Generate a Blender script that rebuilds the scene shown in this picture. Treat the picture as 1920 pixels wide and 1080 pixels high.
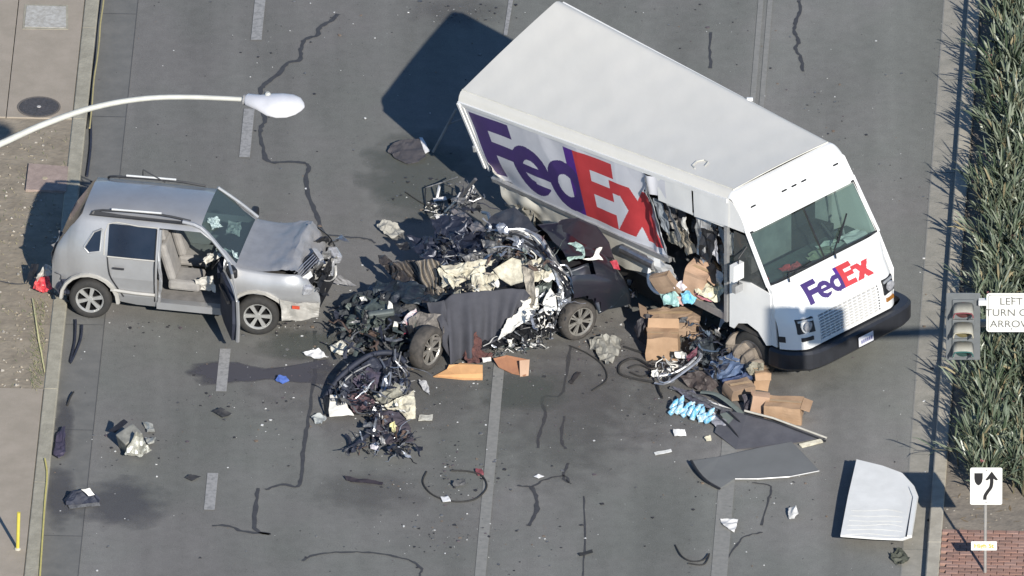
import bpy, bmesh, math, random
from mathutils import Vector, Matrix, noise
from mathutils import Euler
# ---------------------------------------------------------------- camera, world, sun, exposure
SC = bpy.context.scene
for o in list(bpy.data.objects): bpy.data.objects.remove(o)
COL = SC.collection
ELEV, DIST, PPM = math.radians(29.0), 800.0, 119.0
FPX = PPM * DIST
CAMLOC = Vector((0, -DIST * math.cos(ELEV), DIST * math.sin(ELEV)))
cam = bpy.data.objects.new('camera', bpy.data.cameras.new('camera')); COL.objects.link(cam)
cam.location = CAMLOC; cam.rotation_euler = (math.pi / 2 - ELEV, 0, 0)
cam.data.sensor_width = 36; cam.data.lens = FPX / 1920 * 36
cam.data.clip_start = 50; cam.data.clip_end = 4000
SC.camera = cam
SUNV = Vector((0.538, -1.716, 1.0)).normalized()          # towards the sun
SEL = math.asin(SUNV.z)
w = bpy.data.worlds.new('World'); SC.world = w; w.use_nodes = True
nt = w.node_tree; nt.nodes.clear()
sky = nt.nodes.new('ShaderNodeTexSky'); sky.sky_type = 'NISHITA'; sky.sun_disc = False
sky.ozone_density = 6.0; sky.dust_density = 0.1; sky.air_density = 1.0; sky.sun_elevation = SEL; sky.sun_rotation = math.atan2(SUNV.x, SUNV.y)
bg = nt.nodes.new('ShaderNodeBackground'); bg.inputs[1].default_value = 0.085
wo = nt.nodes.new('ShaderNodeOutputWorld')
nt.links.new(sky.outputs[0], bg.inputs[0]); nt.links.new(bg.outputs[0], wo.inputs[0])
sl = bpy.data.lights.new('sun', 'SUN'); sl.energy = 4.5; sl.angle = math.radians(0.53); sl.color = (1.0, 0.945, 0.86)
so = bpy.data.objects.new('sun', sl); COL.objects.link(so)
so.rotation_euler = (-SUNV).to_track_quat('-Z', 'Y').to_euler(); so.location = (20, -40, 40)
SC.view_settings.view_transform = 'Standard'; SC.view_settings.look = 'None'
SC.view_settings.gamma = 1; SC.view_settings.use_curve_mapping = False
SC.view_settings.exposure = 0.53

def at(px, py, z=0.0):
    """world point at height z seen at photograph pixel (px, py)"""
    r = Vector(((px - 960) / FPX, -(py - 540) / FPX, -1.0))
    r.rotate(cam.rotation_euler)
    k = (z - CAMLOC.z) / r.z
    return CAMLOC + r * k
V = Vector
# ---------------------------------------------------------------- materials
def srgb(r, g, b):
    f = lambda c: (c / 255 / 12.92) if c / 255 <= 0.04045 else ((c / 255 + 0.055) / 1.055) ** 2.4
    return (f(r), f(g), f(b))
_m = {}
def mat(name, c1, c2=None, scale=6.0, rough=0.7, metal=0.0, bump=0.0, bscale=40.0, stretch=(1, 1, 1), coat=0.0, lo=0.35, hi=0.65, spec=0.5):
    if name in _m: return _m[name]
    m = bpy.data.materials.new(name); m.use_nodes = True; t = m.node_tree; p = t.nodes['Principled BSDF']
    p.inputs['Roughness'].default_value = rough; p.inputs['Metallic'].default_value = metal
    p.inputs['Coat Weight'].default_value = coat; p.inputs['Coat Roughness'].default_value = 0.08
    p.inputs['Specular IOR Level'].default_value = spec
    tc = t.nodes.new('ShaderNodeTexCoord'); mp = t.nodes.new('ShaderNodeMapping'); mp.inputs['Scale'].default_value = stretch
    t.links.new(tc.outputs['Object'], mp.inputs[0])
    c2 = c2 or tuple(x * 0.8 for x in c1)
    n = t.nodes.new('ShaderNodeTexNoise'); n.inputs['Scale'].default_value = scale; n.inputs['Detail'].default_value = 6; n.inputs['Roughness'].default_value = 0.65
    r = t.nodes.new('ShaderNodeValToRGB'); r.color_ramp.elements[0].position = lo; r.color_ramp.elements[1].position = hi
    r.color_ramp.elements[0].color = (*c2, 1); r.color_ramp.elements[1].color = (*c1, 1)
    t.links.new(mp.outputs[0], n.inputs[0]); t.links.new(n.outputs[0], r.inputs[0]); t.links.new(r.outputs[0], p.inputs['Base Color'])
    if bump > 0:
        b = t.nodes.new('ShaderNodeBump'); b.inputs['Strength'].default_value = bump; b.inputs['Distance'].default_value = 0.02
        n2 = t.nodes.new('ShaderNodeTexNoise'); n2.inputs['Scale'].default_value = bscale; n2.inputs['Detail'].default_value = 4
        t.links.new(mp.outputs[0], n2.inputs[0]); t.links.new(n2.outputs[0], b.inputs['Height']); t.links.new(b.outputs[0], p.inputs['Normal'])
    _m[name] = m; return m
def glass(name, tint, refl=0.12, opac=0.25):
    m = bpy.data.materials.new(name); m.use_nodes = True; t = m.node_tree; t.nodes.clear()
    tr = t.nodes.new('ShaderNodeBsdfTransparent'); tr.inputs[0].default_value = (*tint, 1)
    gl = t.nodes.new('ShaderNodeBsdfGlossy'); gl.inputs['Roughness'].default_value = 0.05
    df = t.nodes.new('ShaderNodeBsdfDiffuse'); df.inputs[0].default_value = (tint[0] * .5, tint[1] * .5, tint[2] * .5, 1)
    a = t.nodes.new('ShaderNodeMixShader'); a.inputs[0].default_value = opac
    b = t.nodes.new('ShaderNodeMixShader'); b.inputs[0].default_value = refl
    o = t.nodes.new('ShaderNodeOutputMaterial')
    t.links.new(tr.outputs[0], a.inputs[1]); t.links.new(df.outputs[0], a.inputs[2])
    t.links.new(a.outputs[0], b.inputs[1]); t.links.new(gl.outputs[0], b.inputs[2]); t.links.new(b.outputs[0], o.inputs[0])
    return m
def stain_mat(name, col, strength=0.8, edge=0.35, scale=2.5):
    """a sheet that is the stain colour where its noise says so; fades out at the sheet's rim (UV distance)"""
    m = bpy.data.materials.new(name); m.use_nodes = True; t = m.node_tree; p = t.nodes['Principled BSDF']
    p.inputs['Base Color'].default_value = (*col, 1); p.inputs['Roughness'].default_value = 0.75
    uv = t.nodes.new('ShaderNodeUVMap'); sx = t.nodes.new('ShaderNodeVectorMath'); sx.operation = 'LENGTH'
    t.links.new(uv.outputs[0], sx.inputs[0])
    tc = t.nodes.new('ShaderNodeTexCoord'); n = t.nodes.new('ShaderNodeTexNoise'); n.inputs['Scale'].default_value = scale; n.inputs['Detail'].default_value = 7
    t.links.new(tc.outputs['Object'], n.inputs[0])
    a = t.nodes.new('ShaderNodeMath'); a.operation = 'MULTIPLY_ADD'; a.inputs[1].default_value = 1.1; a.inputs[2].default_value = -0.55
    t.links.new(n.outputs[0], a.inputs[0])
    s = t.nodes.new('ShaderNodeMath'); s.operation = 'ADD'; t.links.new(a.outputs[0], s.inputs[0]); t.links.new(sx.outputs['Value'], s.inputs[1])
    r = t.nodes.new('ShaderNodeMapRange'); r.inputs[1].default_value = 0.95; r.inputs[2].default_value = 0.95 - edge; r.inputs[3].default_value = 0; r.inputs[4].default_value = strength
    t.links.new(s.outputs[0], r.inputs[0]); t.links.new(r.outputs[0], p.inputs['Alpha'])
    return m
# ---------------------------------------------------------------- mesh and object helpers
ORI = {}
def mk(name, verts, faces, m, parent=None, smooth=False, fm=None, kind=None):
    """link ONE mesh object; verts are world coordinates"""
    if parent is not None: org = ORI[parent.name]
    else:
        xs = [v[0] for v in verts]; ys = [v[1] for v in verts]; zs = [v[2] for v in verts]
        org = V(((min(xs) + max(xs)) / 2, (min(ys) + max(ys)) / 2, min(zs)))
    me = bpy.data.meshes.new(name)
    me.from_pydata([(v[0] - org[0], v[1] - org[1], v[2] - org[2]) for v in verts], [], faces)
    ms = m if isinstance(m, (list, tuple)) else [m]
    for x in ms: me.materials.append(x)
    if fm is not None: me.polygons.foreach_set('material_index', fm)
    if smooth: me.polygons.foreach_set('use_smooth', [True] * len(me.polygons))
    me.validate(); me.update()
    o = bpy.data.objects.new(name, me); COL.objects.link(o)
    if parent is not None: o.parent = parent
    else: o.location = org
    ORI[o.name] = org
    if kind: o['kind'] = kind
    return o
def thing(name, label, cat, loc, group=None):
    o = bpy.data.objects.new(name, None); COL.objects.link(o); o.location = loc; o.empty_display_size = .2
    ORI[o.name] = V(loc); o['label'] = label; o['category'] = cat
    if group: o['group'] = group
    return o
def tag(o, label, cat, group=None):
    o['label'] = label; o['category'] = cat
    if group: o['group'] = group
    return o
class B:
    """collects geometry in world coordinates"""
    def __init__(s): s.v = []; s.f = []; s.m = []
    def add(s, vs, fs, mi=0):
        n = len(s.v); s.v += [V(x) for x in vs]; s.f += [tuple(i + n for i in f) for f in fs]; s.m += [mi] * len(fs); return s
    def box(s, c, size, rot=None, mi=0, bev=0.0):
        hx, hy, hz = [x / 2 for x in size]; R = (rot if isinstance(rot, Matrix) else Euler(rot).to_matrix()) if rot is not None else Matrix.Identity(3)
        if bev <= 0:
            vs = [V((x, y, z)) for z in (-hz, hz) for y in (-hy, hy) for x in (-hx, hx)]
            fs = [(0, 2, 3, 1), (4, 5, 7, 6), (0, 1, 5, 4), (2, 6, 7, 3), (0, 4, 6, 2), (1, 3, 7, 5)]
        else:
            bm = bmesh.new(); bmesh.ops.create_cube(bm, size=1)
            for v in bm.verts: v.co = V((v.co.x * hx * 2, v.co.y * hy * 2, v.co.z * hz * 2))
            bmesh.ops.bevel(bm, geom=bm.edges[:], offset=bev, segments=2, affect='EDGES', profile=.5)
            bm.verts.index_update(); vs = [v.co.copy() for v in bm.verts]; fs = [tuple(v.index for v in f.verts) for f in bm.faces]; bm.free()
        return s.add([V(c) + R @ v for v in vs], fs, mi)
    def tube(s, pts, r, n=6, mi=0, cap=True, flat=1.0):
        pts = [V(p) for p in pts]; rings = []; up = V((0, 0, 1))
        for i, p in enumerate(pts):
            d = (pts[min(i + 1, len(pts) - 1)] - pts[max(i - 1, 0)])
            if d.length < 1e-6: d = V((0, 0, 1))
            d.normalize(); a = d.cross(up)
            if a.length < 0.1: a = d.cross(V((1, 0, 0)))
            a.normalize(); b = a.cross(d)
            rr = r[i] if isinstance(r, (list, tuple)) else r
            rings.append([p + a * math.cos(2 * math.pi * k / n) * rr + b * math.sin(2 * math.pi * k / n) * rr * flat for k in range(n)])
        fs = []
        for i in range(len(pts) - 1):
            for k in range(n): fs.append((i * n + k, i * n + (k + 1) % n, (i + 1) * n + (k + 1) % n, (i + 1) * n + k))
        if cap: fs.append(tuple(range(n))[::-1]); fs.append(tuple((len(pts) - 1) * n + k for k in range(n)))
        return s.add([v for r_ in rings for v in r_], fs, mi)
    def lathe(s, c, axis, prof, n=24, mi=0):
        """prof: list of (radius, offset along axis)"""
        ax = V(axis).normalized(); a = ax.cross(V((0, 0, 1)))
        if a.length < .1: a = V((1, 0, 0))
        a.normalize(); b = ax.cross(a); c = V(c); vs = []; fs = []
        for (r, h) in prof:
            for k in range(n):
                t = 2 * math.pi * k / n; vs.append(c + ax * h + a * math.cos(t) * r + b * math.sin(t) * r)
        for i in range(len(prof) - 1):
            for k in range(n): fs.append((i * n + k, i * n + (k + 1) % n, (i + 1) * n + (k + 1) % n, (i + 1) * n + k))
        return s.add(vs, fs, mi)
    def slab(s, pts, th, mi=0, direction=(0, 0, -1)):
        """polygon (world points) made solid with thickness th along direction"""
        d = V(direction).normalized() * th; n = len(pts); pts = [V(p) for p in pts]
        return s.add(pts + [p + d for p in pts], [tuple(range(n)), tuple(range(2 * n - 1, n - 1, -1))] + [(i, i + n, (i + 1) % n + n, (i + 1) % n) for i in range(n)], mi)
    def obj(s, name, m, parent=None, smooth=False, kind=None):
        return mk(name, s.v, s.f, m, parent, smooth, s.m if isinstance(m, (list, tuple)) else None, kind)
def P3(pts, z=0.0): return [at(p[0], p[1], p[2] if len(p) > 2 else z) for p in pts]
def fbm(p, sc, seed=0.0):
    q = V((p.x * sc + seed * 7.13, p.y * sc - seed * 3.7, p.z * sc + seed)); return noise.fractal(q, 0.9, 2.1, 4)
def ridge(p, sc, seed=0.0):
    q = V((p.x * sc + seed * 5.1, p.y * sc + seed * 2.3, p.z * sc - seed * 1.9)); return 1 - 2.2 * abs(noise.noise(q)) + .35 * noise.noise(q * 2.7)
def crumple(b, pts, cuts=3, amp=0.05, freq=4.0, seed=0, th=0.004, mi=0, jag=0.0):
    """triangulated polygon, subdivided and creased like crushed sheet; added to builder b as a thin solid"""
    bm = bmesh.new(); vs = [bm.verts.new(V(p)) for p in pts]; bm.faces.new(vs)
    bmesh.ops.triangulate(bm, faces=bm.faces[:])
    for _ in range(cuts): bmesh.ops.subdivide_edges(bm, edges=bm.edges[:], cuts=1, use_grid_fill=True); bmesh.ops.triangulate(bm, faces=bm.faces[:])
    bm.normal_update(); nn = V((0, 0, 0))
    for f in bm.faces: nn += f.normal * f.calc_area()
    nn.normalize() if nn.length > 1e-6 else None
    if nn.z < 0: nn = -nn
    for v in bm.verts:
        c = v.co.copy(); j = jag if v.is_boundary else 0
        v.co = c + nn * (ridge(c, freq, seed) * amp) + V((fbm(c, freq * 1.6, seed + 3), fbm(c, freq * 1.6, seed + 5), fbm(c, freq * 1.6, seed + 8))) * (amp * .5 + j)
        if v.co.z < .006: v.co.z = .006 + random.random() * .004
    bm.verts.index_update(); n = len(bm.verts)
    vl = [v.co.copy() for v in bm.verts]; fl = [tuple(v.index for v in f.verts) for f in bm.faces]
    be = [(e.verts[0].index, e.verts[1].index) for e in bm.edges if e.is_boundary]
    b.add(vl + [v - nn * th for v in vl], fl + [tuple(i + n for i in f[::-1]) for f in fl] + [(a, c, c + n, a + n) for a, c in be], mi)
    bm.free(); return b
def crumpled(name, px, m, parent=None, cuts=3, amp=.05, freq=4., seed=0, th=.004, jag=0., smooth=False, z=0.03):
    return crumple(B(), P3(px, z), cuts, amp, freq, seed, th, 0, jag).obj(name, m, parent, smooth)
def curve(pts, n=6):
    """Catmull-Rom through points"""
    pts = [V(p) for p in pts]; out = []
    for i in range(len(pts) - 1):
        p0 = pts[max(i - 1, 0)]; p1 = pts[i]; p2 = pts[i + 1]; p3 = pts[min(i + 2, len(pts) - 1)]
        for k in range(n):
            t = k / n
            out.append(.5 * ((2 * p1) + (p2 - p0) * t + (2 * p0 - 5 * p1 + 4 * p2 - p3) * t * t + (3 * p1 - p0 - 3 * p2 + p3) * t ** 3))
    return out + [pts[-1]]
def ruled(A, Bp, nu, nv, disp=None):
    """grid between two polylines; disp(u,v,p)->Vector"""
    def samp(L, t):
        L = [V(p) for p in L]; ds = [0]
        for i in range(1, len(L)): ds.append(ds[-1] + (L[i] - L[i - 1]).length)
        T = t * ds[-1]
        for i in range(1, len(L)):
            if T <= ds[i] + 1e-9:
                k = (T - ds[i - 1]) / max(ds[i] - ds[i - 1], 1e-9); return L[i - 1].lerp(L[i], k)
        return L[-1]
    vs = []; fs = []
    for i in range(nu + 1):
        a = samp(A, i / nu); c = samp(Bp, i / nu)
        for j in range(nv + 1):
            p = a.lerp(c, j / nv)
            if disp: p = p + disp(i / nu, j / nv, p)
            vs.append(p)
    for i in range(nu):
        for j in range(nv): k = i * (nv + 1) + j; fs.append((k, k + 1, k + nv + 2, k + nv + 1))
    return vs, fs
def tangle(b, px, zr, n, seed, lr=(.15, .6), wr=(.008, .04), mis=(0,), droop=0.1):
    """n bent metal strips, tubes and shards within a pixel polygon"""
    R = random.Random(seed); xs = [p[0] for p in px]; ys = [p[1] for p in px]
    def inside(x, y):
        c = False; j = len(px) - 1
        for i in range(len(px)):
            if (px[i][1] > y) != (px[j][1] > y) and x < (px[j][0] - px[i][0]) * (y - px[i][1]) / (px[j][1] - px[i][1]) + px[i][0]: c = not c
            j = i
        return c
    k = 0
    while k < n:
        x = R.uniform(min(xs), max(xs)); y = R.uniform(min(ys), max(ys))
        if not inside(x, y): continue
        k += 1; z = R.uniform(*zr); p = at(x, y, z); L = R.uniform(*lr)
        d = V((R.gauss(0, 1), R.gauss(0, 1), R.gauss(0, .6))).normalized(); pts = [p]
        for _ in range(R.choice((3, 4, 5, 6))):
            d = (d + V((R.gauss(0, .5), R.gauss(0, .5), R.gauss(0, .4) - droop * .3))).normalized(); q = pts[-1] + d * L / 4
            if q.z < .01: q.z = .01
            pts.append(q)
        wd = R.uniform(*wr); mi = R.choice(mis)
        q_ = R.random()
        if q_ < .22: b.tube(pts, wd * .45, 5, mi)
        elif q_ < .50: b.tube(curve(pts, 2), wd * 1.2, 4, mi, flat=R.uniform(.1, .35))
        else:
            a = pts[1] - pts[0]; c = V((R.gauss(0, 1), R.gauss(0, 1), R.gauss(0, 1))).normalized() * wd * R.uniform(2, 7)
            crumple(b, [pts[0], pts[1] + c, pts[2] + c * .7, pts[2] - c * .5, pts[1] - c * .4], 2, .03, 7, R.random() * 50, .004, mi)
    return b
# ================================================================ SETTING
TH = 0.0436
RD = V((math.sin(TH), math.cos(TH), 0)); RS = V((math.cos(TH), -math.sin(TH), 0))
def S_(px):                       # lateral road coordinate of the line seen at photo column px (row 540)
    return at(px, 540, 0).dot(RS) - 0
def RP(s, t, z=0.0): p = RS * s + RD * t; p.z = z; return p
def T_(px, py, z=0.0): return at(px, py, z).dot(RD)
def road_mat():
    m = bpy.data.materials.new('asphalt'); m.use_nodes = True; t = m.node_tree; p = t.nodes['Principled BSDF']; p.inputs['Roughness'].default_value = .9
    p.inputs['Specular IOR Level'].default_value = .25
    tc = t.nodes.new('ShaderNodeTexCoord')
    def nz(sc, st=(1, 1, 1), det=6, ro=.6):
        mp = t.nodes.new('ShaderNodeMapping'); mp.inputs['Scale'].default_value = st; t.links.new(tc.outputs['Object'], mp.inputs[0])
        n = t.nodes.new('ShaderNodeTexNoise'); n.inputs['Scale'].default_value = sc; n.inputs['Detail'].default_value = det; n.inputs['Roughness'].default_value = ro
        t.links.new(mp.outputs[0], n.inputs[0]); return n.outputs[0]
    def ramp(i, a, b, ca, cb):
        r = t.nodes.new('ShaderNodeMapRange'); r.inputs[1].default_value = a; r.inputs[2].default_value = b; r.inputs[3].default_value = ca; r.inputs[4].default_value = cb
        t.links.new(i, r.inputs[0]); return r.outputs[0]
    def mul(a, b):
        k = t.nodes.new('ShaderNodeMath'); k.operation = 'MULTIPLY'; t.links.new(a, k.inputs[0]); t.links.new(b, k.inputs[1]); return k.outputs[0]
    big = ramp(nz(.35, (1, .5, 1)), .3, .7, .86, 1.12)
    trk = ramp(nz(1.0, (1, .03, 1), 3), .3, .7, .87, 1.13)
    med = ramp(nz(5), .3, .7, .92, 1.07)
    fine = ramp(nz(55, det=4), .3, .7, .80, 1.20)
    agg = ramp(nz(22, det=5, ro=.8), .3, .7, .93, 1.08)
    dots = ramp(nz(14, det=2), .68, .74, 1, .72)
    f = mul(mul(mul(big, trk), mul(med, fine)), mul(agg, dots))
    tint = t.nodes.new('ShaderNodeMix'); tint.data_type = 'RGBA'
    tint.inputs[6].default_value = (.176, .170, .160, 1); tint.inputs[7].default_value = (.156, .159, .144, 1)
    t.links.new(ramp(nz(.22), .4, .6, 0, 1), tint.inputs[0])
    # the lane beside the median is older, paler paving
    sx_ = t.nodes.new('ShaderNodeSeparateXYZ'); t.links.new(tc.outputs['Object'], sx_.inputs[0])
    wx = t.nodes.new('ShaderNodeMath'); wx.operation = 'MULTIPLY_ADD'; wx.inputs[1].default_value = -TH; t.links.new(sx_.outputs[1], wx.inputs[0]); t.links.new(sx_.outputs[0], wx.inputs[2])
    f = mul(f, ramp(wx.outputs[0], 2.0, 6.5, .98, 1.20))
    vm = t.nodes.new('ShaderNodeVectorMath'); vm.operation = 'SCALE'; t.links.new(tint.outputs[2], vm.inputs[0]); t.links.new(f, vm.inputs['Scale'])
    t.links.new(vm.outputs[0], p.inputs['Base Color'])
    b = t.nodes.new('ShaderNodeBump'); b.inputs['Strength'].default_value = .35; b.inputs['Distance'].default_value = .01
    t.links.new(nz(90, det=3), b.inputs['Height']); t.links.new(b.outputs[0], p.inputs['Normal'])
    return m
M_ROAD = road_mat()
M_GUT = mat('gutter_asphalt', (.165, .162, .15), (.13, .13, .122), 3, .9, bump=.3, bscale=60)
M_CONC = mat('concrete', (.355, .305, .245), (.30, .26, .205), 2.5, .85, bump=.25, bscale=60)
M_CURB = mat('curb_concrete', (.37, .345, .27), (.27, .25, .195), 5, .85, bump=.4, bscale=30)
M_DIRT = mat('bare_dirt', (.31, .265, .20), (.19, .16, .12), 2.6, 1, bump=.8, bscale=9, lo=.3, hi=.7)
M_DIRT2 = mat('planter_soil', (.26, .225, .18), (.16, .14, .115), 3, 1, bump=.6, bscale=14)
M_BRICK = mat('brick_paver', (.30, .17, .13), (.23, .13, .105), 5, .9, bump=.3)
M_TAR = mat('tar_sealant', (.062, .062, .064), (.045, .045, .048), 10, .7)
M_PAINT = mat('worn_road_paint', (.245, .24, .22), (.19, .19, .175), 12, .85, lo=.3, hi=.6)
M_PAINTW = mat('pale_road_paint', (.31, .305, .295), (.20, .20, .195), 14, .85, lo=.34, hi=.56)
def strip(name, s0, s1, t0, t1, z, m, parent=None, kind=None, segs=1):
    vs = []; fs = []
    for i in range(segs + 1):
        t = t0 + (t1 - t0) * i / segs; vs += [RP(s0, t, z), RP(s1, t, z)]
    for i in range(segs): fs.append((2 * i, 2 * i + 1, 2 * i + 3, 2 * i + 2))
    return mk(name, vs, fs, m, parent, kind=kind)
g = mk('ground', [(-700, -400, -.02), (700, -400, -.02), (700, 900, -.02), (-700, 900, -.02)], [(0, 1, 2, 3)], M_DIRT2, kind='structure')
sLC, sLB, sLG = S_(130), S_(103), S_(202)
sRG, sRF, sRB = S_(1731), S_(1776), S_(1801)
TA, TB = -60, 80
road = strip('road', sLC, sRF, TA, TB, 0, M_ROAD, kind='structure')
CH = 0.13
def curbsolid(name, s0, s1, t0, t1, h, m, parent=None, kind=None):
    b = B(); r = .018
    prof = [(s0, -.01), (s0, h - r), (s0 + r, h), (s1 - r, h), (s1, h - r), (s1, -.01)]
    for i in range(len(prof) - 1):
        (a, za), (c, zc) = prof[i], prof[i + 1]
        b.add([RP(a, t0, za), RP(c, t0, zc), RP(c, t1, zc), RP(a, t1, za)], [(0, 1, 2, 3)])
    for t in (t0, t1): b.add([RP(a, t, z) for a, z in prof], [tuple(range(len(prof)))])
    return b.obj(name, m, parent, kind=kind)
# left kerb: separate poured lengths with joints
tj = T_(85, 742); tj2 = T_(150, 236)
kl = thing('left_kerb', '', '', RP(sLB, 0, 0)); del kl['label']; del kl['category']; kl['kind'] = 'structure'
kl.name = 'kerb'; ORI['kerb'] = kl.location.copy()
tt = TA; R0 = random.Random(4)
edges = [TA, -30, -20, -14, tj - 3.0, tj + .004, tj + 3.05, tj2, tj2 + 3.0, 14, 22, 30, 50, TB]
edges = sorted(edges)
for a, c in zip(edges[:-1], edges[1:]):
    curbsolid('kerb_stone', sLB, sLC, a + .006, c - .006, CH + R0.uniform(-.003, .003), M_CURB, kl)
M_CURB2 = mat('median_kerb_concrete', (.44, .405, .33), (.34, .31, .25), 5, .85, bump=.3, bscale=30)
kr = thing('kerbR', '', '', RP(sRB, 0, 0)); del kr['label']; del kr['category']; kr['kind'] = 'structure'; kr.name = 'median_kerb'; ORI[kr.name] = kr.location.copy()
e = [TA + i * 3.05 for i in range(46)]
for a, c in zip(e[:-1], e[1:]): curbsolid('kerb_stone', sRF, sRB, a + .005, c - .005, .15 + R0.uniform(-.003, .003), M_CURB2, kr)
# gutters
strip('gutter_strip', sLC, sLG, TA, TB, .004, M_GUT, road)
for _i in range(40): _t = TA + _i * 3.4 + .7; strip('gutter_joint', sLC, sLG, _t, _t + .02, .0066, mat('dusty_joint', (.085, .085, .085)), road)
for i in range(46):
    a = TA + i * 3.05; strip('gutter_slab', sRG, sRF, a + .008, a + 3.042, .005, mat('gutter_concrete', (.33, .31, .265), (.25, .24, .205), 4, .9, bump=.3), road)
strip('gutter_joint', sLG, sLG + .012, TA, TB, .0065, mat('dusty_joint', (.085, .085, .085)), road)
strip('gutter_edge_line', sRG - .02, sRG, TA, TB, .006, M_PAINT, road)
# left verge: lower pavement, dirt strip, upper pavement
sw = strip('dirt_verge', sLB - 12, sLB, tj, tj2, CH - .02, M_DIRT, kind='structure')
pv = thing('pv', '', '', RP(sLB - 1, tj2, 0)); del pv['label']; del pv['category']; pv['kind'] = 'structure'; pv.name = 'pavement'; ORI['pavement'] = pv.location.copy()
def pslab(s0, s1, t0, t1, h, m=M_CONC, parent=pv, nm='paving_slab'):
    b = B().box(RP((s0 + s1) / 2, (t0 + t1) / 2, h / 2), (s1 - s0 - .012, t1 - t0 - .012, h), (0, 0, -TH), bev=.006)
    return b.obj(nm, m, parent)
sWJ = S_(-22)         # joint seen at x~28 near the top
tt = tj2
while tt < 40:
    ln = 4.3 if tt == tj2 else 3.0
    if tt == tj2:
        pslab(sWJ, sLB, tt, tt + ln, CH)
    else: pslab(sWJ, sLB, tt, tt + ln, CH)
    for k in range(4): pslab(sWJ - 1.5 * (k + 1), sWJ - 1.5 * k, tt, tt + ln, CH + .002)
    tt += ln
tt = tj
while tt > -40:
    ln = 6.1
    pslab(sLB - 1.55, sLB, tt - ln, tt, CH)
    for k in range(4): pslab(sLB - 1.55 - 1.5 * (k + 1), sLB - 1.55 - 1.5 * k, tt - ln, tt, CH - .002)
    tt -= ln
# median planter and brick apron
tbr = T_(1800, 1008)
strip('planter_soil', sRB, sRB + 6, tbr, TB, .10, M_DIRT2, kind='structure')
# brick apron bed + bricks
bed = strip('brick_apron', sRB, sRB + 6, TA, tbr, .10, mat('brick_mortar', (.22, .17, .14), (.17, .13, .11), 8, .95), kind='structure')
ORIB = ORI[bed.name]; nb = 0; R1 = random.Random(9)
bmeshes = []
for q in range(3):
    bb = B().box((0, 0, .02), (.192, .092, .05), bev=.006)
    me = bpy.data.meshes.new('brick'); me.from_pydata([tuple(v) for v in bb.v], [], bb.f); me.materials.append(mat('brick_paver_%s' % ('red', 'rose', 'brown')[q], ((.33, .19, .145), (.36, .225, .18), (.27, .165, .13))[q], None, 9, .9, bump=.3)); bmeshes.append(me)
row = 0
while nb < 298:
    t = tbr - .05 - row * .1
    for k in range(9):
        s = sRB + .1 + k * .2 + (.1 if row % 2 else 0)
        if s > sRB + 1.85: continue
        o = bpy.data.objects.new('brick', R1.choice(bmeshes)); COL.objects.link(o); o.parent = bed
        p = RP(s, t, .103) - ORIB; o.location = (p.x, p.y, p.z + R1.uniform(-.003, .003)); o.rotation_euler = (0, 0, -TH + R1.uniform(-.02, .02)); nb += 1
    row += 1
    if row > 33: break
# tar sealed cracks, drawn along the photograph's crack lines at ground level
def ribbon(name, px, wd, m, parent=road, z=.008, seed=1, n=5, wob=.012):
    R = random.Random(seed); pts = curve(P3(px, z), n); vs = []; fs = []
    for i, p in enumerate(pts):
        d = pts[min(i + 1, len(pts) - 1)] - pts[max(i - 1, 0)]; d.z = 0; d.normalize(); a = V((-d.y, d.x, 0))
        ww = wd * R.uniform(.55, 1.25); off = R.uniform(-wob, wob)
        # seen foreshortened, so a ribbon crossing the view is laid a little wider
        vs += [p + a * (off + ww / 2), p + a * (off - ww / 2)]
    for i in range(len(pts) - 1): fs.append((2 * i, 2 * i + 1, 2 * i + 3, 2 * i + 2))
    return mk(name, vs, fs, m, parent)
cr = [
 ([(634, 26), (622, 38), (600, 50), (594, 66), (572, 74), (564, 92), (562, 112), (540, 118), (520, 140), (496, 158), (488, 172), (492, 200), (497, 225), (488, 245), (492, 270), (502, 302), (540, 303), (570, 305), (579, 315), (574, 335), (580, 370), (592, 400), (605, 440)], .075),
 ([(612, 440), (650, 444), (690, 448), (704, 456)], .05),
 ([(590, 620), (592, 680), (585, 740), (578, 790), (570, 830), (566, 880), (558, 912), (530, 908), (498, 918)], .06),
 ([(484, 915), (480, 950), (478, 990), (505, 1002)], .07), ([(398, 985), (430, 986), (455, 996), (508, 1001)], .06),
 ([(568, 1052), (590, 1040), (640, 1035), (690, 1036), (740, 1043), (772, 1052), (790, 1066), (786, 1080)], .05),
 ([(1498, 0), (1500, 20), (1492, 40), (1490, 60), (1497, 78), (1492, 92), (1502, 108), (1505, 134)], .06),
 ([(1334, 60), (1331, 90), (1333, 128)], .05),
 ([(1070, 648), (1064, 690), (1052, 740), (1018, 744), (1022, 780), (1012, 810), (1008, 840)], .055),
 ([(1058, 780), (1053, 820), (1060, 842)], .05), ([(1066, 868), (1056, 894), (1068, 905), (1056, 892), (1020, 900), (998, 912), (970, 910)], .045),
 ([(996, 912), (1006, 935), (1004, 965), (990, 986)], .075),
 ([(1360, 1050), (1385, 1018), (1398, 1005), (1430, 998)], .04), ([(1094, 930), (1098, 1000), (1092, 1080)], .03),
 ([(1410, 905), (1445, 912), (1440, 940), (1428, 985)], .035),
]
for i, (px, wd) in enumerate(cr): ribbon('tar_crack', px, wd, M_TAR, seed=i)
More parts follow.
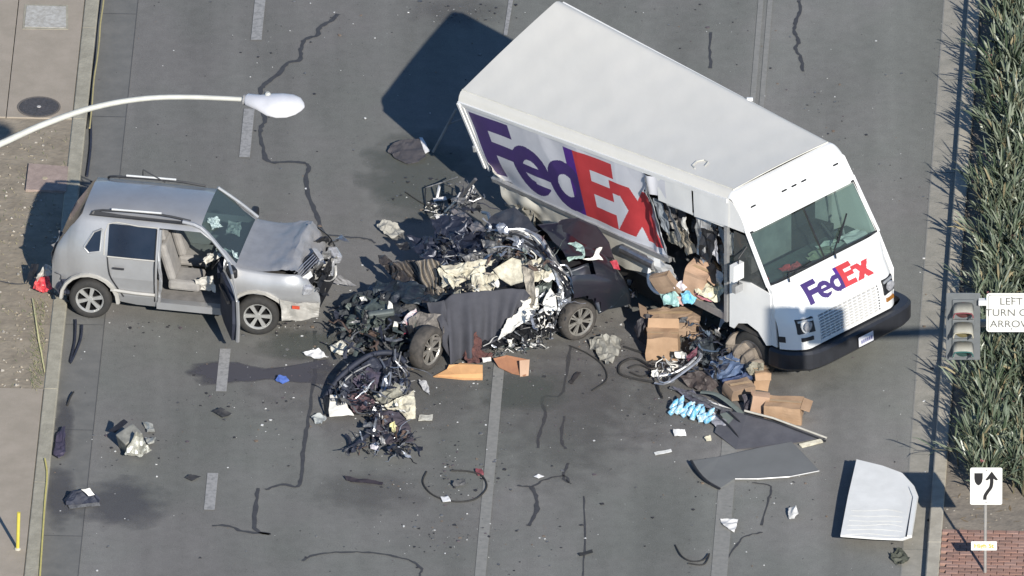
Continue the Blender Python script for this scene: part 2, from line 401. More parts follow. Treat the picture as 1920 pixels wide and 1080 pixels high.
# paint
for (x0, y0, x1, y1) in [(489, 0, 484, 76), (472, 205, 462, 296), (421, 655, 416, 735), (398, 888, 393, 957)]:
    a = S_(434); strip('lane_dash', a - .085, a + .085, T_(x0, y0), T_(x1, y1), .012, M_PAINTW, road)
a = S_(949); strip('lane_line', a - .085, a + .085, TA, T_(944, 560), .011, M_PAINT, road)
b = B(); b.slab(P3([(958, -30), (967, -30), (951, 66), (944, 66)], .012), .002); b.obj('lane_line', M_PAINTW, road)
a = S_(1393); strip('lane_line', a - .13, a - .045, T_(0, 420), TB, .011, M_PAINT, road); strip('lane_line', a + .02, a + .10, T_(0, 420), TB, .011, M_PAINT, road)
strip('lane_line', a - .13, a + .12, TA, T_(1374, 770), .011, M_PAINT, road)
# stains
def stain(px, m, z=.009, name='stain'):
    P = P3(px, z); c = sum(P, V((0, 0, 0))) / len(P); n = len(P)
    me = mk(name, P + [c], [(i, (i + 1) % n, n) for i in range(n)], m, road)
    uv = me.data.uv_layers.new(name='UVMap')
    for l in me.data.loops: uv.data[l.index].uv = (0, 0) if l.vertex_index == n else (1, 0)
    return me
def oval(cx, cy, rx, ry, n=20): return [(cx + rx * math.cos(2 * math.pi * k / n), cy + ry * math.sin(2 * math.pi * k / n)) for k in range(n)]
ST1 = stain_mat('wet_stain', (.078, .078, .088), .5, .5, 2.4); ST2 = stain_mat('grime_stain', (.105, .098, .095), .28, .6, 3.0)
ST3 = stain_mat('greenish_fluid', (.10, .11, .095), .55, .5, 2.0)
stain([(345, 700), (352, 680), (390, 672), (440, 676), (500, 690), (560, 684), (640, 668), (640, 728), (560, 718), (500, 712), (430, 722), (380, 724)], stain_mat('fluid_streak', (.074, .072, .085), .8, .22, 1.6))
stain(oval(225, 945, 105, 56), ST1, .0095); stain(oval(112, 930, 36, 70), ST1, .010)
stain(oval(690, 700, 260, 150), ST2, .0075); stain(oval(1300, 700, 320, 170), ST2, .0078); stain(oval(690, 925, 130, 50), ST2, .0083)
stain(oval(985, 735, 95, 42), ST3, .0088); stain(oval(560, 645, 110, 34), ST3, .0086); stain(oval(780, 330, 120, 100), ST3, .0084)
stain(oval(1060, 760, 190, 190), ST2, .0081); stain(oval(860, 22, 110, 34), ST2, .008)
stain(oval(120, 800, 22, 70), ST1, .0102); 
# verge fittings
t = thing('manhole_cover', 'round dark metal manhole cover set in the pavement below the street light arm', 'manhole cover', at(73, 201, CH + .004))
c = at(73, 201, CH + .002); B().lathe(c, (0, 0, 1), [(.0, .012), (.30, .012), (.31, .008), (.31, 0)], 32).obj('lid', mat('manhole_iron', (.13, .115, .11), (.08, .075, .07), 20, .6, .4, bump=.5), t)
B().lathe(c, (0, 0, 1), [(.315, 0), (.315, .008), (.345, .008), (.345, 0)], 32).obj('ring', mat('manhole_ring', (.16, .14, .12)), t)
B().lathe(c + V((0, 0, .012)), (0, 0, 1), [(.0, .006), (.03, .006), (.035, 0)], 12).obj('pick_hole_cap', mat('pale_cap', (.5, .48, .45)), t)
t = thing('utility_cover', 'pale weathered rectangular utility lid in the pavement near the top corner', 'utility cover', at(86, 30, CH))
B().slab(P3([(50, 10), (124, 12), (124, 52), (46, 50)], CH + .012), .02).obj('lid', mat('pale_worn_lid', (.50, .49, .45), (.34, .32, .28), 12, .8, bump=.4, lo=.35, hi=.65), t)
B().slab(P3([(46, 8), (128, 9), (128, 55), (42, 54)], CH + .006), .02).obj('frame', M_CURB, t)
t = thing('utility_box_lid', 'square pinkish concrete box lid set in the dirt beside the kerb', 'utility cover', at(88, 332, CH))
MP = mat('pink_concrete', (.36, .28, .24), (.27, .21, .18), 8, .9, bump=.3)
B().slab(P3([(54, 306), (128, 312), (124, 358), (48, 355)], CH + .02), .05).obj('lid', MP, t)
B().lathe(at(84, 334, CH + .02), (0, 0, 1), [(0, .006), (.04, .006), (.045, 0)], 12).obj('lifting_hole', mat('sandy_plug', (.42, .36, .25)), t)
# tufts of dry weeds on the dirt
b = B(); R = random.Random(3)
for _ in range(900):
    if R.random() < .5: x = R.uniform(58, 84); y = R.uniform(560, 740)
    else: x = R.uniform(0, 128); y = R.uniform(245, 735)
    p = at(x, y, CH - .02); d = R.uniform(0, 6.28); L = R.uniform(.02, .10); q = p + V((math.cos(d) * L, math.sin(d) * L, R.uniform(.01, .06))); s = V((.004, .004, 0))
    if p.dot(RS) > sLB - .02: continue
    b.add([p - s, p + s, q], [(0, 1, 2)], R.choice((0, 1)))
b.obj('dry_weeds', [mat('dry_grass', (.33, .30, .17)), mat('green_weed', (.14, .17, .07))], kind='stuff')
b = B()
for _ in range(260):
    x = R.uniform(-20, 125); y = R.uniform(245, 735); p = at(x, y, CH - .02)
    if p.dot(RS) > sLB - .03: continue
    r = R.uniform(.006, .028); b.box(p, (r * 2, r * 1.6, r), (R.random(), R.random(), R.random() * 3), R.choice((0, 0, 1)))
b.obj('verge_pebbles', [mat('pebble_tan', (.30, .26, .2)), mat('pebble_pale', (.38, .35, .30))], kind='stuff')
# ================================================================ DELIVERY TRUCK
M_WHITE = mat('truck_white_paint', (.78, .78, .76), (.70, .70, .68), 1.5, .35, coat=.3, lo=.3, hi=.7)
M_ROOF = mat('truck_roof_paint', (.675, .65, .585), (.62, .60, .54), 2.2, .5, stretch=(1, .35, 1), lo=.3, hi=.7)
M_CREAM = mat('skirt_cream_paint', (.70, .68, .60), (.58, .56, .49), 4, .45)
M_PUR = mat('purple_lettering', (.062, .036, .15), (.052, .03, .13), 3, .45)
M_RED = mat('red_lettering', (.52, .055, .06), (.45, .045, .05), 3, .45)
M_PURD = mat('violet_lettering', (.09, .03, .24), None, 3, .45)
M_BLK = mat('black_plastic', (.02, .021, .024), (.012, .012, .014), 8, .5)
M_RUB = mat('rubber', (.022, .022, .022), (.035, .033, .03), 12, .85)
M_STEEL = mat('bare_steel', (.42, .42, .42), (.25, .25, .26), 9, .35, .8)
M_ALU = mat('dull_aluminium', (.55, .55, .54), (.4, .4, .4), 6, .45, .6)
M_DKM = mat('dark_underbody', (.03, .03, .033), (.055, .05, .045), 6, .7)
M_GREYP = mat('grey_liner', (.30, .31, .31), (.2, .205, .21), 3, .7)
LB = 6.26; WB = 2.40; HB = 2.42
FTn = at(1364, 362, 3.15); FTf = at(1562, 262, 3.15); RTn = at(855, 180, 2.32); RTf = at(1051, -5, 3.12)
Fl = (FTf - FTn); WF = Fl.length; Fl = Fl / WF; Fu = V((0, 0, 1)); Ff = Fl.cross(Fu).normalized()
if Ff.dot(FTn - RTn) < 0: Ff = -Ff
Rl = (RTf - RTn); WR = Rl.length; Rl = Rl / WR; fw = (FTn - RTn).normalized(); Ru = fw.cross(Rl).normalized()
if Ru.z < 0: Ru = -Ru
def T(u, v, w_):
    """truck space: u metres from the rear along the body (LB = roof seam over the cab), v metres from near side, w_ metres below the roof"""
    if u <= LB:
        t = u / LB; r = RTn + Rl * (v * WR / WB) - Ru * w_; f = FTn + Fl * (v * WF / WB) - Fu * w_; return r.lerp(f, t)
    v *= 1 + .055 * min(1, max(0, w_) / 1.3) * min(1, (u - LB) / .4)
    return FTn + Fl * (v * WF / WB) - Fu * w_ + Ff * (u - LB)
truck = thing('delivery_truck', 'white walk-in delivery truck with FedEx lettering, its near side torn open and rear sagging', 'truck', (T(3.3, 1.2, 3.15).x, T(3.3, 1.2, 3.15).y, 0))
def grid(nu, nv, fn, b=None, mi=0, fmi=None):
    b = b or B(); n = len(b.v)
    for i in range(nu + 1):
        for j in range(nv + 1): b.v.append(fn(i / nu, j / nv))
    for i in range(nu):
        for j in range(nv):
            k = n + i * (nv + 1) + j; b.f.append((k, k + nv + 1, k + nv + 2, k + 1)); b.m.append(fmi(i, j) if fmi else mi)
    return b
# roof with rounded long edges, faint ribs and dents
def roofpt(a, c):
    u = a * LB; v = -.0 + c * WB
    e = min(c, 1 - c) * WB; drop = .11 * max(0, 1 - e / .13) ** 2
    inn = .0
    p = T(u, v, drop); q = V((u, v, 0))
    p.z += (.002 * noise.noise(V((u * .7, v * 1.2, 1))) + .0012 * math.sin(u * 2 * math.pi / .61) * min(1, e / .3) + .0025 * noise.noise(V((u * 2.5, v * 2.5, 4)))) * (1 if e > .05 else 0) + .03 * math.sin(math.pi * c)
    return p
gvs = grid(120, 48, roofpt); gvs.obj('roof', M_ROOF, truck, smooth=True)
# side wall behaviour (dents shared by wall panel and its printed lettering)
def wall(u, w_, out=0.0):
    d = .012 * noise.noise(V((u * 1.3, w_ * 1.3, 0))) + .02 * max(0, ridge(V((u, w_ * .6, 0)), .9, 2) - .45)
    d -= .10 * math.exp(-((u - 4.35) / .35) ** 2 - ((w_ - 1.1) / .5) ** 2)          # pushed in near the torn edge
    d += .05 * math.exp(-((u - 4.45) / .10) ** 2)
    d -= .05 * math.exp(-((u - .5) / .25) ** 2 - ((w_ - 1.6) / .3) ** 2)
    return T(u, -out - d, w_)
# lettering as signed regions in letter space
def ring(x, y, cx, cy, ro, ri, sx=1.0):
    d = math.hypot((x - cx) / sx, y - cy); return ri <= d <= ro
def poly(x, y, P):
    c = False; j = len(P) - 1
    for i in range(len(P)):
        if (P[i][1] > y) != (P[j][1] > y) and x < (P[j][0] - P[i][0]) * (y - P[i][1]) / (P[j][1] - P[i][1]) + P[i][0]: c = not c
        j = i
    return c
XP = [(2.70, .73), (3.02, .73), (3.13, .56), (3.24, .73), (3.58, .73), (3.32, .365), (3.60, 0), (3.25, 0), (3.13, .17), (3.01, 0), (2.66, 0), (2.93, .365)]
def letter(x, y):
    """0 none, 1 purple, 2 violet, 3 red; cap height 1, total width 3.6"""
    if y < -.02 or y > 1: return 0
    if 0 <= x <= .27 and y >= 0: return 1
    if 0 <= x <= .74 and y > .77: return 1
    if 0 <= x <= .68 and .38 <= y <= .60: return 1
    if .60 <= x <= 1.36:
        cx, cy = .98, .365
        if ring(x, y, cx, cy, .375, .165):
            if not (x > cx + .02 and .17 < y < .29): return 1
        if abs(x - cx) < .33 and .29 <= y <= .43: return 1
    if 1.33 <= x <= 1.98:
        if ring(x, y, 1.70, .365, .375, .17) and x < 1.98: return 1
        if x >= 1.74 and (y >= .0) and x > 1.74 + 0 and (x >= 1.80): return 2
    if 1.98 < x <= 2.80:
        if x <= 2.25 and y >= 0: return 3
        if y > .77 and x <= 2.72: return 3
        if .41 <= y <= .61 and x <= 2.66: return 3
        if 0 <= y <= .21 and x <= 2.66: return 3
        if x <= 2.80 and .55 <= y <= .73 and x > 2.62: return 3
    if 2.60 < x and poly(x, y, XP): return 3
    return 0
def panel_letters(pt, x0, x1, y0, y1, cell):
    nu = int((x1 - x0) / cell); nv = int((y1 - y0) / cell)
    return nu, nv
U0, U1, W0, W1 = .13, 4.82, .17, 1.62           # printed panel in truck space
cell = .0125; nu = int((U1 - U0) / cell); nv = int((W1 - W0) / cell)
LSX = 4.45 / 3.6; LSY = 1.28
def tear(u, w_):                  # near the cab the panel ends in a torn diagonal
    return u < 4.18 + .50 * (w_ - .2) / 1.4 + .03 * math.sin(w_ * 9) + .02 * math.sin(w_ * 31)
b = B(); idx = {}
def gv(i, j):
    if (i, j) not in idx:
        u = U0 + i * cell; w_ = W0 + j * cell; idx[(i, j)] = len(b.v); b.v.append(wall(u, w_, .012))
    return idx[(i, j)]
for i in range(nu):
    for j in range(nv):
        u = U0 + (i + .5) * cell; w_ = W0 + (j + .5) * cell
        if not tear(u, w_) and w_ > .52: continue
        if u < .30 and w_ > 1.22 + .4 * (u / .3) : continue
        k = letter((u - .18) / LSX, 1 - (w_ - .24) / LSY)
        b.f.append((gv(i, j), gv(i + 1, j), gv(i + 1, j + 1), gv(i, j + 1))); b.m.append(k)
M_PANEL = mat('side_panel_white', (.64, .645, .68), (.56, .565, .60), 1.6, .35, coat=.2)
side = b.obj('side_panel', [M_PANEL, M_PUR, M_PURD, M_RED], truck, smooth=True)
# rails and posts framing the side
b = B()
def tbox(b, u0, u1, v0, v1, w0, w1, mi=0, n=1):
    for i in range(n):
        a = u0 + (u1 - u0) * i / n; c = u0 + (u1 - u0) * (i + 1) / n
        P = [T(x, y, z) for z in (w0, w1) for y in (v0, v1) for x in (a, c)]
        b.add(P, [(0, 1, 3, 2), (4, 6, 7, 5), (0, 4, 5, 1), (2, 3, 7, 6), (0, 2, 6, 4), (1, 5, 7, 3)], mi)
    return b
tbox(B(), .0, LB, -.022, .03, .105, .175, n=12).obj('roof_rail', M_WHITE, truck)
tbox(B(), .0, LB, WB - .03, WB + .02, .105, .175, n=12).obj('roof_rail', M_WHITE, truck)
tbox(B(), .10, 4.78, -.045, .02, 1.62, 1.70, n=12).obj('side_rail', M_ALU, truck)
b = tbox(B(), .0, .05, -.05, .10, .12, 1.45); b.obj('rear_post', M_WHITE, truck)
b = tbox(B(), .075, .115, -.03, .02, .18, 1.5); b.obj('rear_post', M_WHITE, truck)
b = B(); P = [T(-.02, -.03, 1.2), T(.3, -.04, 1.35), T(.42, -.05, 1.75), T(.2, -.02, 1.9), T(.0, .05, 1.6)]
crumple(b, P, 3, .06, 3, 4, .004); b.obj('bent_corner_panel', M_CREAM, truck)
# far wall, rear doors, floor, front bulkhead
tbox(B(), 0, LB, WB - .03, WB, .175, HB, n=8).obj('far_wall', M_WHITE, truck)
tbox(B(), 0, .05, .10, WB - .03, .1, HB).obj('rear_door', M_WHITE, truck)
tbox(B(), .05, LB, .03, WB - .03, 2.22, 2.28, n=8).obj('cargo_floor', M_GREYP, truck)
tbox(B(), 4.9, LB + .0, .0, .03, 2.18, 2.30, n=2).obj('floor_edge', M_ALU, truck)
tbox(B(), .1, 6.0, .35, .6, 2.30, 2.55, n=4).obj('chassis_rail', M_DKM, truck)
tbox(B(), .1, LB + 1.0, 1.8, 2.05, 2.30, 2.55, n=4).obj('chassis_rail', M_DKM, truck)
tbox(B(), .9, 4.4, .1, .5, 2.30, 2.75, n=3).obj('fuel_tank', M_DKM, truck)
# skirt under the side rail, buckled towards the rear
def skirt(a, c):
    u = .28 + a * 4.35; wb = 2.22 - .10 * math.sin(a * 9) * (1 - a) - .20 * max(0, a - .75) / .25
    w_ = 1.70 + c * (wb - 1.70); k = max(0, 1 - u / 2.6)
    return T(u, -.03 + .10 * k * ridge(V((u, w_, 0)), 1.9, 5) - .05 * c * ridge(V((u, 0, 0)), 1.3, 2), w_)
grid(60, 12, skirt).obj('lower_skirt', M_CREAM, truck, smooth=True)
b = B(); crumple(b, [T(.55, -.12, 1.95), T(1.1, -.14, 1.9), T(1.3, -.16, 2.3), T(.7, -.22, 2.4)], 3, .09, 4, 2); b.obj('buckled_skirt_piece', mat('dusty_metal', (.40, .38, .32), (.24, .23, .2), 8, .6, .2), truck)
b = B(); b.tube([T(3.55, -.06, 1.83), T(4.45, -.08, 1.83)], .085, 12); b.obj('silver_step_tube', M_STEEL, truck)
b = B(); crumple(b, [T(4.25, -.05, 1.72), T(4.86, -.06, 1.70), T(4.98, -.03, 1.95), T(4.60, -.10, 2.03), T(4.35, -.08, 1.93)], 2, .04, 4, 6); b.obj('bent_skirt_end', M_WHITE, truck)
b = B(); b.tube(curve([T(4.3, -.08, 1.85), T(4.36, -.20, 2.12), T(4.60, -.22, 2.22), T(4.85, -.12, 2.2)], 4), .03, 6); b.obj('hanging_trim_loop', M_WHITE, truck)
# upper strip above the hole, with two vertical cracks
b = B(); 
def upper(u0, u1, w1, sd):
    return grid(16, 6, lambda a, c: T(u0 + a * (u1 - u0), -.018 - .008 * noise.noise(V((a * 2 + sd, c, 0))) - .02 * abs(c - .5) * 0, .17 + c * (w1(a) - .17)))
upper(4.62, 5.44, lambda a: .60 + .02 * a, 1).obj('upper_panel', M_WHITE, truck, smooth=True)
upper(5.48, LB + .04, lambda a: .64 - .06 * a, 2).obj('upper_panel', M_WHITE, truck, smooth=True)
tbox(B(), 4.80, LB, .0, .025, .60, .64, n=3).obj('header_rail', M_WHITE, truck)
# torn grey edges by the x
MG = mat('torn_grey_sheet', (.33, .35, .36), (.2, .21, .22), 5, .4, .4)
for k, P in enumerate([[(4.36, -.03, .45), (4.50, -.10, .5), (4.84, -.13, 1.55), (4.62, -.04, 1.5)], [(4.80, .0, .6), (4.98, -.1, .7), (5.1, -.02, 1.2), (4.9, .05, 1.35)], [(4.9, .1, 1.1), (5.2, .05, 1.05), (5.35, .1, 1.4), (5.05, .12, 1.55)], [(4.35, -.06, .2), (4.42, -.09, .2), (4.47, -.12, .62), (4.41, -.05, .66)]]):
    crumple(B(), [T(*p) for p in P], 3, .035, 5, k + 11).obj('torn_side_sheet', MG if k != 2 else mat('tan_liner', (.36, .32, .25), (.26, .23, .18), 6, .8), truck)
# inside: rack shelves on the far wall, hanging strips by the hole
for w_ in (.75, 1.2, 1.65): tbox(B(), .4, 5.9, 1.8, 2.36, w_, w_ + .03, n=4).obj('shelf', M_GREYP, truck)
R = random.Random(21)
for k in range(10):
    u = R.uniform(4.8, 6.15); v = R.uniform(.02, .45); w0 = R.uniform(.62, 1.2); ln = R.uniform(.35, .85); dx = R.uniform(-.15, .25); wd = R.uniform(.10, .34)
    P = [T(u, v, w0), T(u + wd, v + .05, w0), T(u + dx + wd, v + R.uniform(-.1, .1), w0 + ln), T(u + dx, v, w0 + ln * .9)]
    crumple(B(), P, 3, .06, 5, k).obj('hanging_metal_shred', (MG, M_ALU, M_GREYP, M_BLK)[k % 4], truck)
def proj(p):
    d = p - CAMLOC; d.rotate(cam.rotation_euler.to_matrix().inverted()); return 960 - d.x / d.z * FPX, 540 + d.y / d.z * FPX
def TP(px, py, v):
    u, w_ = 5.5, 1.0
    for _ in range(12):
        x, y = proj(T(u, v, w_)); x1, y1 = proj(T(u + .01, v, w_)); x2, y2 = proj(T(u, v, w_ + .01))
        a, b_, c_, d = (x1 - x) / .01, (x2 - x) / .01, (y1 - y) / .01, (y2 - y) / .01; D_ = a * d - b_ * c_; ex, ey = px - x, py - y
        u += (d * ex - b_ * ey) / D_; w_ += (-c_ * ex + a * ey) / D_; u = min(u, LB + .1)
    return T(u, v, w_)
for k, (P, v, c_) in enumerate([
 ([(1224, 372), (1238, 382), (1254, 425), (1252, 444), (1240, 425), (1228, 395)], .04, (.24, .27, .30)),
 ([(1240, 375), (1262, 385), (1268, 418), (1250, 412)], .22, (.20, .19, .185)), ([(1262, 388), (1285, 398), (1284, 425), (1266, 418)], .26, (.13, .125, .13)),
 ([(1252, 418), (1270, 414), (1286, 428), (1280, 436), (1256, 428)], .10, (.34, .31, .27)), ([(1250, 432), (1278, 436), (1288, 455), (1276, 466), (1252, 454)], .12, (.30, .29, .25)),
 ([(1278, 408), (1284, 408), (1286, 428), (1292, 438), (1286, 436), (1280, 426)], .06, (.62, .61, .57)), ([(1316, 424), (1333, 438), (1322, 457), (1312, 440)], .08, (.32, .35, .38)),
 ([(1326, 466), (1341, 448), (1346, 497), (1337, 480)], .06, (.46, .47, .52)), ([(1356, 452), (1370, 438), (1384, 440), (1372, 480), (1358, 478)], .05, (.33, .34, .33)),
 ([(1345, 462), (1352, 458), (1358, 505), (1352, 515)], .12, (.16, .17, .17)), ([(1358, 485), (1376, 480), (1378, 540), (1362, 530)], .10, (.14, .165, .15)), ([(1296, 412), (1345, 428), (1350, 445), (1300, 430)], .3, (.09, .085, .09)),
 ([(1288, 436), (1310, 440), (1318, 470), (1296, 462)], .28, (.07, .08, .10)), ([(1340, 505), (1356, 515), (1352, 540), (1342, 530)], .12, (.5, .5, .5))]):
    crumple(B(), [TP(x, y, v) for x, y in P], 3, .035, 6, k + 90, .004).obj('torn_liner_piece', mat('liner_piece_%s' % 'slate stone coal tan khaki cream steel lilac zinc smoke moss soot ink pearl'.split()[k], c_, tuple(x * .7 for x in c_), 6, .6), truck)
tbox(B(), LB - .05, LB + .02, -.03, .03, .60, 2.3).obj('door_pillar', M_ALU, truck)
tbox(B(), LB - .04, LB, .5, WB - .1, .3, 2.2).obj('bulkhead', M_GREYP, truck)
# ---- cab nose
PRF = [(0, .0), (.10, .02), (.24, .16), (.34, .34), (.46, .57)]
SCR = [(.46, .57), (.90, 1.34)]
HOOD = [(.90, 1.36), (1.05, 1.44), (1.22, 1.60), (1.36, 1.82), (1.44, 2.02), (1.48, 2.36)]
def setb(v, r=.22, k=.16):
    d = min(v, WB - v); return k * max(0, 1 - d / r) ** 2
def noseg(prof, nsub, nv, k, r=.22, v0=0., v1=WB):
    L = [V((p[0], p[1], 0)) for p in prof]; C_ = curve(L, nsub) if nsub > 1 else L
    def fn(a, c):
        i = min(int(a * (len(C_) - 1) + 1e-6), len(C_) - 2) if a < 1 else len(C_) - 2
        f = a * (len(C_) - 1) - i; p = C_[i].lerp(C_[i + 1], f); v = v0 + c * (v1 - v0)
        kk = k(a) if callable(k) else k
        edge = .10 * max(0, 1 - min(v, WB - v) / .12) ** 2 * (1 if prof is PRF else 0)
        return T(LB + max(0, p.x - setb(v, r, kk)), v, p.y + edge * (1 - a))
    return len(C_) - 1, nv, fn
n1, n2, fn = noseg(PRF, 4, 60, lambda a: .05 * a)
cap = grid(n1, n2, fn); cap.obj('cab_cap', M_WHITE, truck, smooth=True)
# nose with printed lettering, per-face colour
FX0, FCW = .50, 1.38      # lettering starts v, width
C_ = curve([V((p[0], p[1], 0)) for p in HOOD], 14)
ln = [0]
for i in range(1, len(C_)): ln.append(ln[-1] + (C_[i] - C_[i - 1]).length)
def nosept(s, v, out=0):
    s = min(max(s, 0), ln[-1] - 1e-6); i = 0
    while ln[i + 1] < s: i += 1
    f = (s - ln[i]) / (ln[i + 1] - ln[i]); p = C_[i].lerp(C_[i + 1], f); d = (C_[i + 1] - C_[i]).normalized()
    return T(LB + p.x - setb(v, .38, .30 * min(1, s / .5) + .04) + d.y * out, v, p.y - d.x * out)
NV = 240; NS = 110; SL = ln[-1]
b = B()
GR0, GR1 = .56, 1.84; GS0, GS1 = SL - .475, SL - .04
def nfm(i, j):
    s = (i + .5) / NS * SL; v = (j + .5) / NV * WB
    k = letter((v - FX0) / (FCW / 3.6), 1 - (s - .19) / .37); return k
bb = grid(NS, NV, lambda a, c: nosept(a * SL, c * WB), fmi=nfm)
kp = [(f, m) for q, (f, m) in enumerate(zip(bb.f, bb.m)) if not (GS0 < (q // NV + .5) / NS * SL < GS1 and GR0 < (q % NV + .5) / NV * WB < GR1)]
bb.f = [x[0] for x in kp]; bb.m = [x[1] for x in kp]
bb.obj('nose_panel', [M_WHITE, M_PUR, M_PURD, M_RED], truck, smooth=True)
# grille
g_ = B(); 
P = [nosept(GS0, GR0, -.05), nosept(GS0, GR1, -.05), nosept(GS1, GR1, -.05), nosept(GS1, GR0, -.05)]; g_.slab(P, .02, 0, (0, 0, -1)); gp = g_.obj('grille_back', mat('grille_dark_grey', (.06, .06, .065)), truck)  # dark grey backing plate behind the bars
for k in range(9):
    s = GS0 + .03 + k * (GS1 - GS0 - .05) / 8
    g_ = B(); P = [nosept(s, GR0, .004), nosept(s, GR1, .004), nosept(s + .012, GR1, .006), nosept(s + .012, GR0, .006)]; g_.slab(P, .05, 0, tuple(-Ff)); g_.obj('grille_bar', M_WHITE, truck)
for k in range(13):
    v = GR0 + .02 + k * (GR1 - GR0 - .055) / 12
    g_ = B(); P = [nosept(GS0, v, .002), nosept(GS0, v + .008, .002), nosept(GS1, v + .008, .002), nosept(GS1, v, .002)]; g_.slab(P, .03, 0, tuple(-Ff)); g_.obj('grille_divider', M_WHITE, truck)
# head lamps, markers
M_LAMP = mat('lamp_glass', (.55, .56, .58), (.3, .3, .32), 20, .12, .3)
M_AMB = mat('amber_lens', (.35, .15, .03), (.25, .1, .02), 20, .3)
def nquad(s0, s1, v0, v1, out, th, m, name, parent=truck):
    P = [nosept(s0, v0, out), nosept(s0, v1, out), nosept(s1, v1, out), nosept(s1, v0, out)]
    return B().slab(P, th, 0, tuple(-Ff)).obj(name, m, parent)
for vc in (.30, 2.06):
    h = nquad(SL - .50, SL - .27, vc - .13, vc + .13, .035, .09, M_BLK, 'headlight')
    c = (nosept(SL - .385, vc, .05)); B().lathe(c, tuple(Ff), [(0, .01), (.06, .006), (.085, 0), (.085, -.02)], 16).obj('headlight_lens', M_LAMP, h)
    h2 = nquad(SL - .48, SL - .45, vc - .12, vc + .12, .045, .02, M_ALU, 'headlight_trim', h)
    nquad(SL - .20, SL - .14, vc - .09, vc + .09, .03, .06, M_BLK if vc < 1 else M_AMB, 'marker_light')
nquad(SL - .22, SL - .12, -.02 + .02, .05, .01, .02, M_BLK, 'fender_marker')
for (u, v, w_) in [(.27, .28, .24), (.27, .98, .24), (.27, 1.2, .24), (.27, 1.42, .24), (.27, 2.14, .24)]:
    c = T(LB + u + .01, v, w_); B().box(c, (.12, .035, .03), (0, 0, math.atan2(Fl.y, Fl.x)), bev=.01).obj('clearance_light', M_BLK, truck)
# windscreen
def sp(a, v, out=0): return T(LB + .46 + a * .44 + out * .87 - setb(v, .2, .05), v, .57 + a * .77 - out * .5)
M_SCRG = glass('green_tinted_glass', (.50, .61, .57), .06, .10)
for v0, v1 in ((.07, 1.19), (1.21, 2.33)):
    grid(6, 12, lambda a, c: sp(.03 + a * .94, v0 + c * (v1 - v0))).obj('windscreen_pane', M_SCRG, truck, smooth=True)
def bar(name, pts, r, m, parent=truck, flat=1): return B().tube(pts, r, 6, flat=flat).obj(name, m, parent)
bar('gasket', [sp(.0, .05), sp(0, 2.35), sp(1, 2.35), sp(1, .05), sp(0, .05)], .018, M_BLK)
bar('windscreen_divider', [sp(0, 1.2, .01), sp(1, 1.2, .01)], .014, M_BLK)
bar('screen_pillar', [sp(-.08, .02, .0), sp(1.02, .02, .0)], .04, M_WHITE); bar('screen_pillar', [sp(-.08, 2.38), sp(1.02, 2.38)], .04, M_WHITE)
for v0, v1, a0 in ((1.35, 1.82, 1.05), (.35, .82, 1.05)):
    wp = bar('wiper', [T(LB + 1.0, v0, 1.36), sp(.92, v0 + .06, .05), sp(.55 if v0 > 1 else .99, v1, .03)], .012, M_BLK); bar('wiper_blade', [sp(.85 if v0 > 1 else .97, v1 - .28, .03), sp(.45 if v0 > 1 else .93, v1 + .10, .03)], .014, M_BLK, wp)
# cab interior
tbox(B(), LB + .30, LB + .86, .1, 2.3, 1.42, 1.5).obj('dashboard', mat('dash_grey_green', (.10, .13, .12), (.07, .08, .08), 6, .8), truck)
tbox(B(), LB - .02, LB + .9, .05, 2.35, 2.3, 2.36).obj('cab_floor', M_DKM, truck)
for v0 in (1.45,):
    b = tbox(B(), LB - .02, LB + .32, v0, v0 + .55, 1.25, 1.7); tbox(b, LB - .12, LB + .02, v0, v0 + .52, .65, 1.4); b.obj('seat', M_DKM, truck)
R = random.Random(8)
for k, (v, u, c_) in enumerate([(1.6, .62, (.55, .62, .58)), (2.05, .66, (.75, .76, .76)), (1.35, .7, (.25, .28, .2)), (.62, .62, (.6, .05, .05)), (.16, .6, (.55, .05, .06)), (.75, .7, (.5, .06, .06)), (1.15, .7, (.3, .33, .22))]):
    sz = .2 if k < 3 else .09
    P = [T(LB + u - sz * .7, v - sz, 1.40), T(LB + u - sz * .5, v + sz, 1.37), T(LB + u + sz * .7, v + sz * .9, 1.40), T(LB + u + sz * .6, v - sz * 1.1, 1.40)]
    crumple(B(), P, 2, .05, 6, k).obj(('paper_on_dash', 'paper_on_dash', 'papers', 'red_cloth', 'red_cloth', 'red_cloth', 'papers')[k], mat('dash_item_%s' % ('teal', 'white', 'olive', 'red', 'crimson', 'scarlet', 'sage')[k], c_), truck)
bar('grab_pole', [T(LB + .42, 1.95, .62), T(LB + .55, 2.0, 1.5)], .02, M_ALU); bar('steering_column', [T(LB + .55, 1.75, 1.35), T(LB + .35, 1.7, 1.1)], .03, M_BLK)
# near side of the cab
b = B(); P = [(.06, 1.52), (.06, 2.36), (.16, 2.36), (.24, 2.24), (.45, 2.16), (.68, 2.22), (.86, 2.40), (.96, 2.36), (.94, 1.46), (.5, 1.42)]
b.slab([T(LB + u, -.01, w_) for u, w_ in P], .03, 0, tuple(Fl)); b.obj('door_lower', M_WHITE, truck)
b = B(); P = [(0, .12), (.12, .14), (.30, .34), (.42, .57), (.0, .60)]; b.slab([T(LB + u, .0, w_) for u, w_ in P], .03, 0, tuple(Fl)); b.obj('cab_side_upper', M_WHITE, truck)
b = B(); P = [(0, .12), (.24, .2), (.44, .57), (.88, 1.36), (1.2, 1.9), (1.2, 2.36), (0, 2.36)]; b.slab([T(LB + u, WB, w_) for u, w_ in P], .03, 0, tuple(-Fl)); b.obj('cab_side_far', M_WHITE, truck)
b = B(); P = [(.12, .64), (.44, .64), (.80, 1.30), (.80, 1.44), (.12, 1.50)]; b.slab([T(LB + u, .02, w_) for u, w_ in P], .006, 0, tuple(Fl)); b.obj('side_window', glass('side_glass_dark', (.35, .38, .38), .05, .3), truck)
